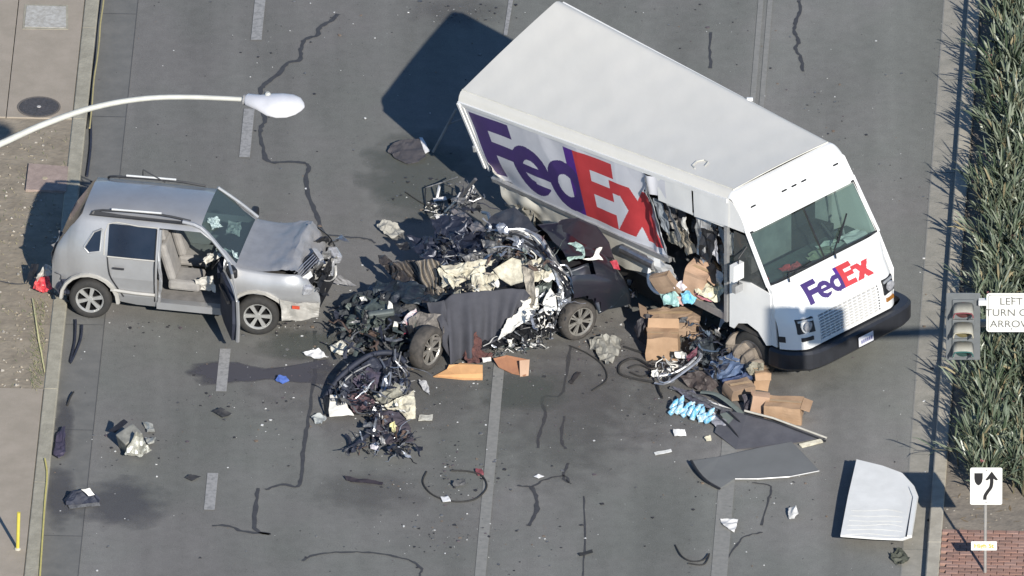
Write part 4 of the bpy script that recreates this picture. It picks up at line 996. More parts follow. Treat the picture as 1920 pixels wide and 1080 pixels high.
def keep(i, j, NU, NV):
    a = (i + .5) / NU; c = (j + .5) / NV; p = rsurf(a, c)
    q = p - CO; x = q.dot(AX); z = q.z; y = q.dot(AY)
    if y < .3 and math.hypot(x, z - .34) < .43: return False
    if c < .50 and .20 < a < .38 and c < .42: return False         # window hole
    if a > .46 and a < .58 and .48 < c < .80: return False
    return True
NU, NVv = 56, 44; b = grid(NU, NVv, rsurf); kp = [f for q, f in enumerate(b.f) if keep(q // NVv, q % NVv, NU, NVv)]; b.f = kp; b.m = [0] * len(kp); b.obj('rear_body', M_DK, wr, smooth=True)
cp('hatch_lid', [(1036, 432, 1.25), (1050, 413, 1.35), (1085, 410, 1.42), (1118, 424, 1.35), (1142, 456, 1.2), (1152, 488, 1.05), (1128, 482, 1.15), (1098, 466, 1.28), (1060, 462, 1.3), (1040, 450, 1.3)], mat('dark_mauve_panel', (.038, .032, .040), (.028, .024, .030), 3, .4, .2), 3, .02, 2, 2, smooth=True)
cp('rear_quarter_panel', [(1050, 512, 1.0), (1100, 494, 1.08), (1150, 492, 1.05), (1168, 520, .85), (1168, 552, .65), (1150, 575, .48), (1122, 590, .38), (1112, 562, .62), (1084, 550, .74), (1062, 560, .7)], mat('dark_petrol_panel', (.018, .028, .034), (.028, .024, .036), 2, .3, .2, coat=.5), 3, .02, 2, 5, smooth=True)
cp('tail_light', [(1144, 490, 1.14), (1156, 488, 1.14), (1163, 506, 1.05), (1150, 504, 1.06)], mat('dark_red_lens', (.30, .02, .03), (.45, .08, .1), 16, .25), 2, .02, 6, 3)
cp('rear_window_glass', [(1062, 462, 1.34), (1082, 455, 1.4), (1098, 468, 1.36), (1094, 486, 1.28), (1066, 490, 1.25)], mat('crazed_green_glass', (.42, .56, .50), (.18, .25, .23), 16, .3), 3, .04, 6, 4, jag=.01)
cp('torn_inner_trim', [(1092, 488, 1.26), (1112, 482, 1.28), (1118, 466, 1.36), (1130, 464, 1.36), (1122, 478, 1.3), (1132, 488, 1.24)], M_AIR2, 2, .03, 6, 5)
cp('cabin_floor', [(830, 560, .35), (1040, 520, .4), (1080, 560, .3), (1060, 620, .2), (900, 660, .15), (820, 630, .2)], M_BLK, 3, .05, 3, 6)
cp('parcel_shelf', [(1040, 470, 1.0), (1120, 470, .95), (1140, 500, .8), (1060, 505, .85)], M_BLK, 2, .03, 3, 7)
# crushed sheets at the back
cp('crushed_roof_panel', [(810, 418, .95), (832, 406, 1.05), (870, 408, 1.1), (905, 428, 1.05), (930, 470, .95), (900, 480, .9), (850, 470, .8), (818, 452, .8)], M_DK2, 4, .09, 2.6, 8)
cp('crushed_roof_panel', [(905, 430, 1.2), (930, 402, 1.3), (965, 392, 1.4), (992, 410, 1.35), (1010, 436, 1.3), (960, 440, 1.25)], mat('roof_slate', (.045, .05, .062), (.03, .032, .04), 3, .5), 3, .04, 2.4, 9)
cp('crushed_side_panel', [(765, 452, .6), (800, 448, .7), (860, 470, .8), (930, 478, .9), (915, 492, .8), (840, 500, .7), (790, 492, .6)], M_DK2, 4, .12, 3, 10)
cp('grey_torn_sheet', [(842, 395, .9), (868, 398, 1.0), (900, 420, 1.2), (914, 432, 1.25), (890, 440, 1.1), (862, 412, 1.0)], mat('mauve_grey_sheet', (.22, .20, .20), (.15, .14, .14), 4, .6), 3, .05, 4, 11)
cp('crumpled_bonnet_edge', [(712, 478, .5), (722, 482, .55), (770, 520, .6), (820, 555, .6), (800, 580, .5), (758, 540, .45), (728, 512, .4)], mat('brown_black_metal', (.10, .085, .075), (.03, .03, .035), 9, .5, .4), 4, .09, 4, 12)
cp('curled_trim', [(742, 460, .55), (765, 455, .6), (772, 470, .55), (752, 470, .5)], M_BLK, 2, .04, 6, 13)
cp('dark_cowl', [(706, 530, .45), (770, 530, .6), (860, 560, .6), (850, 580, .5), (770, 575, .5), (700, 560, .35)], mat('dark_teal_sheet', (.03, .045, .055), (.018, .022, .035), 5, .5, .3), 4, .08, 3, 14)
# cream airbags and seats
for k, px in enumerate([
  [(822, 508, .95), (850, 500, 1.0), (905, 494, 1.05), (912, 520, .95), (870, 530, .85), (832, 542, .8)],
  [(826, 500, 1.0), (905, 490, 1.1), (930, 488, 1.15), (920, 498, 1.05), (840, 516, .95)],
  [(985, 492, 1.15), (1020, 485, 1.2), (1042, 500, 1.1), (1030, 520, 1.0), (1000, 530, .9), (984, 520, 1.0)],
  [(935, 505, 1.05), (920, 512, 1.0), (900, 545, .8), (918, 548, .8), (940, 520, .95)]]):
    cp('deflated_airbag', px, M_AIR, 4, .07, 4.5, 20 + k)
cp('cream_seat_panel', [(924, 506, 1.1), (960, 482, 1.22), (984, 490, 1.18), (984, 528, .95), (958, 536, .88), (938, 522, .98)], M_AIR, 3, .02, 2, 25, smooth=True)
cp('torn_cream_strip', [(990, 530, .9), (1012, 545, .85), (1010, 575, .7), (985, 605, .55), (945, 632, .4), (934, 640, .35), (944, 612, .5), (975, 580, .7), (992, 556, .8)], M_AIR2, 4, .06, 5, 26)
cp('torn_cream_strip', [(1032, 540, .9), (1042, 555, .85), (1046, 582, .7), (1020, 584, .65), (1018, 568, .75)], M_AIR2, 3, .03, 4, 27)
cp('torn_cream_strip', [(978, 560, .8), (990, 562, .8), (982, 600, .55), (960, 618, .4)], M_AIR2, 3, .05, 6, 28)
cp('painted_door_hole_shade', [(1000, 540, .8), (1036, 520, .9), (1034, 548, .75), (1012, 570, .6), (1004, 560, .65)], M_GRN, 2, .03, 4, 29)  # sheet whose dark colour stands in for shade in the open door
cp('beige_centre_pillar', [(978, 486, 1.2), (1000, 490, 1.2), (1006, 560, .85), (996, 600, .5), (986, 596, .5), (990, 550, .85)], mat('beige_metal', (.42, .38, .31), (.2, .18, .15), 7, .6, .2), 3, .04, 5, 30)
# accordion of folded tan metal
A = P3([(778, 492, .85), (790, 488, .9), (812, 486, .98), (822, 492, 1.0)]); C_ = P3([(802, 555, .50), (812, 560, .52), (826, 566, .5), (838, 556, .55)])
def zig(u, v, p): return (V((.2, -.9, .5))) * (.045 * math.sin(u * 5 * 2 * math.pi)) + V((.02 * math.sin(v * 9 + u * 7), 0, .02 * ridge(p, 5, 2)))
vs, fs = ruled(A, C_, 60, 16, zig); B().add(vs, fs).obj('folded_metal_pleats', M_TAN, wr)
A = P3([(735, 495, .55), (758, 488, .62), (778, 490, .7)]); C_ = P3([(790, 545, .4), (800, 552, .45), (806, 560, .5)])
vs, fs = ruled(A, C_, 40, 10, zig); B().add(vs, fs).obj('folded_metal_pleats', mat('brown_pleat', (.22, .19, .16), (.08, .07, .065), 9, .8), wr)
# roof rails bent over the crushed roof
for k, px in enumerate([
  [(935, 425, 1.4), (950, 430, 1.42), (985, 430, 1.4), (1010, 448, 1.35), (1030, 475, 1.25), (1048, 500, 1.1), (1068, 520, 1.0), (1078, 545, .85)],
  [(938, 434, 1.38), (970, 440, 1.38), (1000, 456, 1.32), (1012, 470, 1.28), (1028, 495, 1.15)],
  [(1048, 498, 1.1), (1062, 498, 1.1), (1072, 515, 1.0), (1070, 535, .9), (1080, 556, .75)],
  [(1036, 432, 1.35), (1037, 450, 1.33), (1046, 456, 1.3), (1062, 462, 1.3)],
  [(918, 465, 1.15), (950, 462, 1.2), (980, 470, 1.22), (1000, 482, 1.2)],
  [(995, 470, 1.25), (1005, 480, 1.2), (1002, 495, 1.15), (1000, 510, 1.05)],
  [(1024, 600, .35), (1000, 612, .3), (975, 618, .28), (950, 632, .25)],
  [(830, 482, .95), (870, 478, 1.0), (915, 478, 1.1), (960, 480, 1.15)]]):
    B().tube(curve(P3(px), 4), .017 if k < 3 else .012, 6).obj('bent_roof_rail', (M_CHR, M_BLK, M_CHR, M_GRIT, M_CHR, M_AIR2, M_BLK, M_GRIT)[k], wr)
cp('silver_bracket', [(930, 428, 1.42), (938, 415, 1.48), (950, 424, 1.46), (955, 438, 1.4), (938, 440, 1.38)], M_CHR, 2, .04, 7, 31)
def tg(name, px, zr, n, seed, lr, wr_, ms, parent=wr):
    b = B(); tangle(b, px, zr, n, seed, lr, wr_, tuple(range(len(ms)))); return b.obj(name, ms, parent, kind='stuff')
tg('tangled_roof_metal', [(905, 440), (935, 425), (985, 430), (1030, 470), (1045, 500), (1000, 505), (960, 485), (915, 480)], (.85, 1.3), 230, 1, (.1, .4), (.005, .022), (M_BLK, M_CHR, M_GRIT, M_BLK, M_BRN, M_GRN))
tg('tangled_side_metal', [(1000, 505), (1050, 500), (1075, 520), (1075, 560), (1055, 610), (1000, 625), (990, 600), (1020, 570)], (.2, .95), 120, 2, (.1, .4), (.005, .02), (M_BLK, M_CHR, M_AIR2, M_GRIT, M_BLK))
tg('tangled_sill_metal', [(930, 632), (1050, 592), (1060, 615), (1000, 655), (925, 668)], (.03, .35), 130, 3, (.08, .3), (.005, .02), (M_BLK, M_CHR, M_AIR2, M_GRIT, M_GRN))
tg('tangled_dash_metal', [(820, 440), (880, 430), (930, 470), (905, 500), (830, 505)], (.75, 1.1), 90, 4, (.1, .35), (.005, .02), (M_DK2, M_BLK, M_GRIT, M_CHR, M_DK2))
tg('tangled_cream_scraps', [(830, 500), (920, 495), (935, 530), (910, 550), (830, 548)], (.6, 1.0), 70, 5, (.08, .3), (.01, .04), (M_AIR, M_BLK, M_AIR2, M_TAN))
# engine compartment spilled at the front
cp('engine_bay_pan', [(640, 570, .25), (690, 545, .4), (770, 560, .45), (830, 600, .4), (810, 660, .15), (720, 665, .05), (640, 640, .05)], mat('bay_black', (.02, .024, .03), (.03, .035, .04), 6, .7), 4, .08, 3, 32)
tg('engine_bay_tangle', [(634, 575), (690, 548), (760, 562), (800, 590), (800, 640), (740, 650), (660, 645), (632, 625)], (.08, .55), 210, 6, (.12, .5), (.010, .036), (M_GRN, M_BLK, M_GRN, M_GRIT, M_BLK, M_NAVY, M_BRN))
for k, (x, y, z, sx, sy, sz, rz) in enumerate([(700, 600, .30, .5, .45, .34, .2), (715, 588, .55, .42, .10, .10, .1), (740, 612, .35, .2, .2, .3, .5), (670, 612, .25, .3, .25, .3, -.3), (770, 585, .35, .35, .3, .2, .4)]):
    B().box(at(x, y, z), (sx, sy, sz), Euler((.15, -.1, rz)).to_matrix(), bev=.03).obj(('engine_block', 'intake_manifold', 'radiator_tank', 'gearbox_case', 'strut_tower')[k], (M_GRN, mat('manifold_grey', (.13, .15, .145), None, 8, .5, .3), M_BLK, M_GRN, M_GRIT)[k], wr)
for k, px in enumerate([[(728, 565, .62), (735, 570, .6), (738, 580, .55), (728, 580, .55)], [(676, 560, .5), (684, 556, .5), (690, 566, .5), (680, 566, .45)], [(738, 604, .5), (746, 604, .5), (746, 622, .4), (736, 622, .4)]]): cp('pale_engine_fitting', px, M_AIR2, 2, .03, 7, 40 + k)
cp('red_trimmed_cover', [(752, 610, .5), (762, 590, .6), (780, 580, .65), (782, 588, .6), (768, 600, .55), (765, 625, .4), (756, 628, .38)], mat('dark_crimson', (.22, .02, .05), (.5, .45, .45), 6, .5, lo=.5, hi=.6), 2, .03, 7, 50)
cp('inner_wheel_arch', [(768, 600, .6), (790, 585, .7), (830, 592, .72), (836, 625, .5), (820, 640, .5), (790, 640, .35), (772, 640, .3)], mat('dusty_arch_liner', (.20, .18, .16), (.07, .065, .06), 8, .8), 3, .06, 4, 51)
M_RUB_OLD = M_RUB; M_RUB = mat('dusty_rubber', (.085, .075, .065), (.04, .037, .034), 9, .9)
fw_ = wheel(wr, at(799, 652, .36), (AX * .55 - AY * .83), .36, .25, spokes=7, rimr=.255, rm=mat('dusty_alloy', (.40, .38, .34), (.25, .24, .22), 9, .4, .5), twin=True)
wheel(wr, W(0, .02, .34), (-AY + AX * .25), .33, .22, spokes=7, rimr=.24, rm=mat('dusty_alloy', None), twin=True, twist=.2)
wheel(wr, W(0, 1.6, .34), AY, .33, .22); M_RUB = M_RUB_OLD; 
# ---------------- torn-off front clip of that car
fc = thing('torn_front_clip', 'tangle of black bumper, wiring and torn white plastic lying left of the cardboard sheets', 'car wreckage', at(700, 750, 0))
def fp(name, px, m, **k): return cp(name, px, m, parent=fc, **k)
B().tube(curve(P3([(608, 748, .05), (640, 705, .3), (690, 668, .5), (735, 662, .5), (760, 680, .4)]), 6), .045, 6).obj('bumper_bar', M_NAVY, fc, smooth=True)
B().tube(curve(P3([(628, 738, .15), (655, 705, .35), (700, 680, .45), (730, 672, .4)]), 6), .015, 6).obj('bumper_rib', M_GRIT, fc)
fp('bumper_cover', [(612, 745, .05), (642, 708, .3), (690, 676, .45), (740, 672, .4), (758, 700, .2), (720, 726, .1), (660, 738, .05)], M_NAVY, cuts=4, amp=.10, freq=3, seed=1)
fp('dark_cloth', [(660, 715, .3), (690, 690, .4), (712, 700, .35), (706, 728, .2), (676, 735, .15)], mat('dusky_blue_cloth', (.04, .04, .075), (.07, .055, .07), 6, .9), cuts=3, amp=.06, freq=5, seed=2)
fp('white_torn_plate', [(620, 742, .22), (648, 742, .25), (652, 765, .16), (664, 778, .1), (618, 782, .08), (616, 770, .12)], M_AIR2, cuts=2, amp=.02, freq=4, seed=3)
B().box(at(630, 750, .2), (.16, .05, .14), Euler((.9, 0, .1)).to_matrix(), bev=.01).obj('dark_plate_inset', M_GRIT, fc)
fp('black_edge_flap', [(608, 740, .2), (616, 745, .25), (618, 775, .1), (610, 778, .03)], M_BLK, cuts=2, amp=.02, freq=4, seed=4)
fp('cream_airbag', [(735, 752, .25), (760, 742, .32), (778, 732, .36), (780, 765, .22), (778, 785, .1), (762, 788, .08), (748, 768, .15), (728, 770, .12), (722, 760, .18)], M_AIR, cuts=4, amp=.05, freq=5, seed=5)
fp('grey_ribbed_panel', [(700, 742, .3), (740, 722, .38), (768, 728, .34), (760, 740, .28), (730, 752, .2), (706, 758, .15)], mat('olive_grey_panel', (.28, .27, .22), (.10, .10, .085), 8, .7), cuts=4, amp=.07, freq=5, seed=6)
fp('pale_yellow_piece', [(730, 795, .2), (740, 790, .24), (748, 802, .15), (742, 812, .08), (732, 808, .08)], mat('pale_yellow_foam', (.70, .66, .36), None, 6, .9), cuts=2, amp=.04, freq=7, seed=7)
fp('purple_brown_sheet', [(650, 745, .2), (680, 735, .25), (705, 755, .2), (690, 775, .12), (660, 770, .1)], mat('plum_brown_sheet', (.12, .07, .075), (.06, .04, .05), 6, .8), cuts=3, amp=.06, freq=6, seed=8)
fp('foot_mat', [(705, 775, .15), (750, 775, .15), (768, 800, .06), (776, 830, .04), (700, 832, .04), (690, 800, .08)], mat('mauve_black_mat', (.06, .05, .06), (.04, .035, .05), 6, .9), cuts=3, amp=.05, freq=4, seed=9)
for k, px in enumerate([[(700, 800, .2), (690, 815, .15), (670, 830, .08), (650, 848, .02)], [(706, 782, .3), (702, 800, .25), (700, 818, .12)], [(648, 815, .1), (656, 826, .08), (654, 850, .02)], [(712, 672, .5), (722, 690, .42), (720, 712, .3)], [(741, 655, .6), (742, 675, .5), (760, 700, .3), (763, 725, .2)], [(752, 660, .55), (746, 690, .4), (752, 712, .3)], [(715, 738, .2), (720, 712, .35), (732, 700, .4), (728, 735, .25)]]):
    B().tube(curve(P3(px), 4), (.03, .02, .025, .014, .018, .014, .02)[k], 5).obj('bent_strut', (M_NAVY, M_CHR, M_NAVY, M_STEEL, M_STEEL, M_GRIT, M_CHR)[k], fc)
tg('clip_tangle', [(625, 735), (690, 670), (760, 670), (770, 735), (700, 760), (650, 760)], (.03, .42), 170, 11, (.12, .5), (.006, .030), (M_BLK, M_NAVY, M_GRIT, M_DK2, M_CHR, M_BLK), fc)
tg('clip_tangle', [(680, 770), (720, 765), (780, 830), (770, 850), (700, 845), (650, 845), (680, 810)], (.02, .22), 110, 12, (.1, .45), (.006, .034), (M_BLK, M_NAVY, M_GRIT, M_DK2, M_CHR, M_BRN, M_NAVY), fc)
tg('white_scraps', [(655, 715), (700, 722), (760, 770), (700, 800), (690, 760)], (.05, .3), 60, 13, (.04, .14), (.008, .03), (M_AIR2, M_CHR, M_BLK), fc)
# ---------------- grey tarpaulin over the wreck's door
tarp = thing('grey_tarpaulin', 'dark grey cloth sheet draped down the side of the crushed dark car', 'tarpaulin', at(900, 660, 0))
A = P3([(830, 566, .80), (848, 553, .88), (880, 548, .90), (920, 546, .92), (960, 541, .96), (984, 542, .95), (994, 556, .88)])
C_ = P3([(842, 684, .03), (852, 682, .04), (872, 674, .05), (892, 668, .06), (918, 655, .12), (940, 628, .28), (978, 584, .65)])
def fold(u, v, p):
    k = v ** .7; s = math.sin(u * 19 + 2.2 * math.sin(u * 5) + v * 1.2) * .11 + math.sin(u * 47 + v * 3) * .03
    return V((.2, -.9, .35)) * (s * k + .10 * math.sin(v * math.pi) * (1 - u)) + V((0, 0, .02 * ridge(p, 3, 2)))
vs, fs = ruled(A, C_, 110, 50, fold); ob = B().add(vs, fs).obj('sheet', mat('charcoal_cloth', (.060, .061, .072), (.048, .049, .058), 4, .95, bump=.1), tarp, smooth=True)
sm = ob.modifiers.new('solid', 'SOLIDIFY'); sm.thickness = .006
for px in ([(800, 566, .8), (830, 566, .85), (850, 620, .45), (846, 684, .04), (832, 650, .35), (826, 620, .55)],):
    crumpled('sheet_corner', px, mat('charcoal_cloth', None), tarp, 3, .05, 3, 4, smooth=True)
# torn pillars and rails that sweep from the crushed roof down to the sill
R = random.Random(91)
for k in range(13):
    o_ = R.uniform(-8, 30); q_ = R.uniform(-12, 12)
    px = [(925 + q_, 432 + o_ * .5, 1.25), (965 + q_, 430 + o_ * .8, 1.38 - o_ * .004), (1005 + q_ * .5, 444 + o_, 1.34 - o_ * .004), (1032, 474 + o_ * .9, 1.22), (1050 + q_ * .6, 505 + o_ * .4, 1.05), (1064 + q_, 545, .8), (1060 + q_, 585 - o_, .45)][(k % 3):(7 - k % 2 * 2)]
    P_ = curve(P3(px), 4); P_ = [p + V((fbm(p, 2.5, k), fbm(p, 2.5, k + 9), fbm(p, 2.5, k + 4))) * .06 for p in P_]
    B().tube(P_, R.uniform(.014, .034), 5, flat=R.uniform(.25, .9)).obj('torn_pillar_strip', (M_CHR, M_BLK, M_STEEL, M_GRIT, M_CHR, M_DK, M_AIR2)[k % 7], wr)
for k, px in enumerate([[(960, 440, 1.3), (990, 446, 1.3), (1002, 470, 1.2), (985, 478, 1.18), (962, 462, 1.22)], [(905, 455, 1.1), (940, 445, 1.2), (950, 470, 1.12), (920, 482, 1.05)], [(1004, 500, 1.12), (1040, 492, 1.15), (1050, 520, .95), (1020, 530, .9)], [(860, 486, .98), (900, 470, 1.05), (918, 488, 1.0), (885, 500, .95)], [(1040, 540, .8), (1066, 530, .85), (1074, 575, .55), (1048, 590, .45)], [(880, 520, .95), (905, 515, 1.0), (920, 545, .85), (890, 552, .8)]]):
    cp('torn_metal_sheet', px, (M_CHR, M_GRIT, M_AIR2, M_GRIT, M_CHR, M_AIR)[k], 3, .07, 6, 60 + k, jag=.02)
t = crumpled('brown_cloth', [(868, 668, .08), (880, 640, .30), (892, 622, .42), (900, 634, .34), (902, 660, .12), (925, 665, .05), (900, 682, .03), (875, 684, .03)], mat('reddish_brown_cloth', (.13, .055, .045), (.07, .035, .035), 9, .95), None, 4, .06, 6, 5)
tag(t, 'reddish brown crumpled cloth at the foot of the grey tarpaulin', 'cloth')
# ================================================================ CARDBOARD AND CARGO
M_CARD = mat('cardboard', (.40, .265, .165), (.33, .215, .13), 5, .9)
M_CARD2 = mat('cardboard_dark', (.29, .205, .14), (.23, .16, .11), 5, .9)
M_CARD3 = mat('cardboard_pink', (.45, .30, .205), (.38, .25, .17), 5, .9)
M_ORN = mat('orange_cardboard', (.55, .31, .14), (.47, .26, .12), 5, .9)
M_TAPE = mat('packing_tape', (.40, .29, .18), (.34, .24, .15), 9, .3)
def carton(label, px, py, z, sx, sy, sz, rot, m=M_CARD, flaps=(), crush=.0, seed=0, sub=None, group='cardboard parcels spilled from the truck'):
    base = at(px, py, z); t = thing('cardboard_box', label, 'box', base, group); R_ = Euler(rot).to_matrix()
    bm = bmesh.new(); bmesh.ops.create_cube(bm, size=1); bmesh.ops.subdivide_edges(bm, edges=bm.edges[:], cuts=5, use_grid_fill=True)
    for v in bm.verts:
        v.co = V((v.co.x * sx, v.co.y * sy, (v.co.z + .5) * sz)); n_ = V((noise.noise(v.co * 4 + V((seed, 0, 0))), noise.noise(v.co * 4 + V((0, seed, 3))), noise.noise(v.co * 4 + V((5, 0, seed)))))
        v.co += n_ * crush
    bm.verts.index_update(); vs = [base + R_ @ v.co for v in bm.verts]; fs = [tuple(v.index for v in f.verts) for f in bm.faces]; bm.free()
    lowest = min(v.z for v in vs); 
    if z < .02: vs = [v + V((0, 0, .004 - lowest)) for v in vs]
    B().add(vs, fs).obj('box_body', m, t)
    up = V((0, 0, (.004 - lowest) if z < .02 else 0))
    B().box(base + up + R_ @ V((0, 0, sz + .002 + crush * .3)), (sx * .98, .05, .004), R_).obj('tape', M_TAPE, t)
    for (side, an) in flaps:
        d = {'x+': V((1, 0, 0)), 'x-': V((-1, 0, 0)), 'y+': V((0, 1, 0)), 'y-': V((0, -1, 0))}[side]; p = V((0, 0, 1)).cross(d); hs = sx / 2 if 'x' in side else sy / 2; hw = sy / 2 if 'x' in side else sx / 2
        L = .45 * min(sx, sy); q = d * math.cos(an) + V((0, 0, 1)) * math.sin(an); P = [base + up + R_ @ (d * hs + p * hw * e_ + V((0, 0, sz)) + q * l_) for e_, l_ in ((-1, 0), (1, 0), (.96, L), (-.96, L))]
        B().slab(P, .006).obj('flap', m, t)
    return t
carton('square cardboard box upright in the spill below the cargo floor', 1243, 668, 0, .50, .34, .40, (.0, 0, -.05), M_CARD, [('y+', 1.2)], .03, 1)
carton('long crushed brown carton behind the square box, under the cargo floor', 1262, 622, .05, .85, .36, .34, (.1, .05, .1), M_CARD2, [('x-', .6)], .09, 2)
carton('large pinkish carton tilted on the cargo floor in the torn opening', 1303, 545, .95, .38, .34, .50, (.2, .25, -.35), M_CARD3, [('x+', -.5)], .04, 3)
carton('flattened brown carton leaning at the rear of the torn opening', 1264, 556, .90, .36, .12, .46, (.25, -.5, -.5), M_CARD2, [], .03, 4)
carton('small tan box by the shredded pillar in the torn opening', 1338, 520, 1.02, .20, .2, .24, (.1, .4, .3), M_CARD3, [], .03, 5)
carton('cardboard box standing below the cab step beside the brown paper roll', 1424, 728, 0, .26, .26, .30, (.05, .08, .2), M_CARD, [('y-', -.8)], .05, 6)
carton('upright carton in front of the dark glass panel, left of a larger one', 1422, 780, 0, .26, .16, .36, (.0, .12, .0), M_CARD3, [('x-', 1.0)], .02, 7)
carton('large brown carton, the rightmost box on the road', 1470, 786, 0, .58, .34, .30, (.06, .0, -.18), M_CARD, [('x+', -.3)], .03, 8)
carton('dim tan carton half hidden behind the upright cartons', 1385, 748, 0, .4, .3, .22, (.1, .1, .5), M_CARD2, [], .05, 9)
def plain(nm, label, cat, px, m, cuts=2, amp=.02, freq=5, seed=0, th=.006, group=None, jag=0, smooth=False):
    return tag(crumpled(nm, px, m, None, cuts, amp, freq, seed, th, jag, smooth), label, cat, group)
t = thing('cardboard_sheet', 'bright orange cardboard tray in front of the turned front wheel', 'cardboard', at(860, 705, 0))
B().slab(P3([(812, 706, .03), (838, 692, .06), (842, 684, .12), (858, 683, .13), (862, 680, .12), (905, 684, .12), (905, 712, .02), (870, 712, .01)]), .008).obj('panel', M_ORN, t)
B().slab(P3([(822, 703, .05), (905, 700, .10), (905, 712, .01), (815, 707, .01)]), .008).obj('front_wall', M_ORN, t)
t = thing('cardboard_sheet', 'red brown folded carton on the lane line right of the orange tray', 'cardboard', at(955, 700, 0))
B().slab(P3([(925, 672, .12), (950, 666, .14), (990, 674, .16), (992, 690, .06), (985, 705, .02), (960, 700, .02), (935, 688, .04)]), .008).obj('panel', mat('rust_cardboard', (.36, .17, .09), (.3, .14, .08), 5, .9), t)
B().slab(P3([(974, 676, .19), (993, 674, .19), (991, 704, .01), (975, 706, .01)]), .01).obj('end_wall', M_CARD3, t)
plain('white_scrap', 'white paper scrap lying over the rust brown folded carton', 'paper', [(903, 672, .16), (920, 670, .17), (922, 676, .15), (906, 680, .14)], M_AIR2)
# parcels and soft goods on the cargo floor
SG = [
 ('bubble_bag', 'pale yellow padded bag on the cargo floor next to the cab', 'parcel', [(1300, 525, 1.15), (1322, 517, 1.22), (1352, 530, 1.2), (1364, 550, 1.1), (1345, 566, 1.0), (1318, 560, 1.02), (1302, 545, 1.05)], (.66, .63, .48), .09),
 ('plastic_bag', 'teal and white plastic bag at the rear end of the cargo floor', 'bag', [(1236, 552, 1.0), (1258, 548, 1.05), (1275, 556, 1.0), (1272, 576, .92), (1245, 574, .9)], (.35, .55, .52), .07),
 ('plastic_bag', 'bright blue plastic bag between the teal bag and the yellow padded bag', 'bag', [(1278, 552, 1.05), (1292, 546, 1.1), (1308, 560, 1.0), (1296, 572, .95), (1280, 570, .95)], (.22, .55, .72), .07),
 ('red_striped_mailer', 'white mailer with a red edge under the yellow padded bag', 'parcel', [(1296, 540, 1.08), (1312, 548, 1.04), (1340, 566, .98), (1318, 562, .96), (1302, 552, .98)], (.58, .22, .25), .03),
 ('white_mailer', 'curved white mailer in front of the leaning brown carton', 'parcel', [(1262, 536, 1.12), (1280, 526, 1.18), (1294, 530, 1.15), (1282, 545, 1.05), (1268, 545, 1.05)], (.70, .66, .70), .05),
 ('pink_pouch', 'small pink pouch between the teal and blue bags', 'parcel', [(1270, 556, 1.0), (1280, 558, 1.02), (1283, 574, .93), (1272, 570, .93)], (.65, .38, .34), .03)]
for k, (nm, lb, ct, px, c_, am) in enumerate(SG): plain(nm, lb, ct, px, mat('soft_' + nm + str(k) * 0 + ct + ('_blue' if c_[2] > .7 else ''), c_, tuple(x * .75 for x in c_), 9, .5), 3, am, 6, k + 3)
# brown paper roll below the cab, bags, blue sheet
t = thing('brown_paper_roll', 'long crumpled grey brown paper roll under the cab corner of the truck', 'paper roll', at(1405, 690, 0))
pts = curve(P3([(1372, 638, .42), (1390, 655, .36), (1408, 675, .28), (1418, 700, .20)]), 8); b = B().tube(pts, [.17 - .03 * math.cos(k) for k in range(len(pts))], 18)
for v in b.v: v += V((1, .6, 1)) * (.03 * ridge(v, 6, 3))
b.obj('roll', mat('grey_brown_paper', (.24, .20, .16), (.15, .125, .10), 6, .9), t)
crumpled('torn_end', [(1398, 690, .38), (1412, 678, .45), (1432, 682, .42), (1430, 700, .3), (1408, 706, .25)], mat('olive_paper', (.28, .26, .2), (.14, .13, .1), 8), t, 3, .06, 7, 3)
BL = [
 ('blue_sheet', 'dusky blue plastic sheet crumpled in the shade under the truck', 'sheet', [(1340, 672, .2), (1372, 664, .3), (1396, 680, .25), (1400, 705, .1), (1372, 722, .04), (1340, 712, .04), (1325, 690, .1)], (.10, .15, .26), .07),
 ('dark_sheet', 'black sheet bunched between the square box and the blue sheet', 'sheet', [(1300, 640, .25), (1335, 630, .3), (1345, 665, .2), (1320, 690, .1), (1295, 670, .12)], (.04, .05, .06), .10),
 ('black_tray', 'black curved tray leaning behind the square cardboard box', 'tray', [(1196, 600, .40), (1212, 588, .5), (1225, 590, .5), (1208, 620, .3), (1215, 648, .06), (1200, 640, .08), (1190, 620, .2)], (.02, .018, .025), .03),
 ('dark_brown_sheet', 'dark brown folded sheet behind the bent silver frame', 'sheet', [(1275, 705, .15), (1320, 695, .25), (1350, 725, .1), (1330, 738, .04), (1290, 725, .04)], (.07, .055, .05), .06),
 ('navy_bag', 'navy bag squeezed between the blue sheet and the boxes', 'bag', [(1352, 712, .25), (1400, 700, .3), (1415, 708, .2), (1395, 728, .1), (1358, 735, .05)], (.05, .075, .16), .06),
 ('black_bag', 'black bag against the upright carton', 'bag', [(1394, 742, .25), (1408, 735, .3), (1412, 755, .2), (1408, 775, .04), (1396, 768, .05)], (.05, .045, .06), .05),
 ('white_glove', 'small white rag hanging in the dark gap under the cargo floor', 'rag', [(1352, 590, .62), (1362, 584, .66), (1364, 600, .55), (1356, 606, .5), (1346, 624, .38)], (.6, .6, .62), .02)]
for k, (nm, lb, ct, px, c_, am) in enumerate(BL): plain(nm, lb, ct, px, mat('junk_' + nm, c_, tuple(x * .6 for x in c_), 6, .6), 3, am, 5, k + 13)
uc = thing('under_truck_wreckage', 'dark tangle of shelf metal and scraps on the road under the torn truck side', 'wreckage', at(1320, 660, 0))
tg('shelf_tangle', [(1290, 600), (1370, 600), (1400, 640), (1395, 700), (1300, 700)], (.02, .4), 110, 31, (.1, .4), (.006, .03), (M_BLK, M_NAVY, M_GRIT, M_DK2, mat('dusk_blue', (.08, .12, .18))), uc)
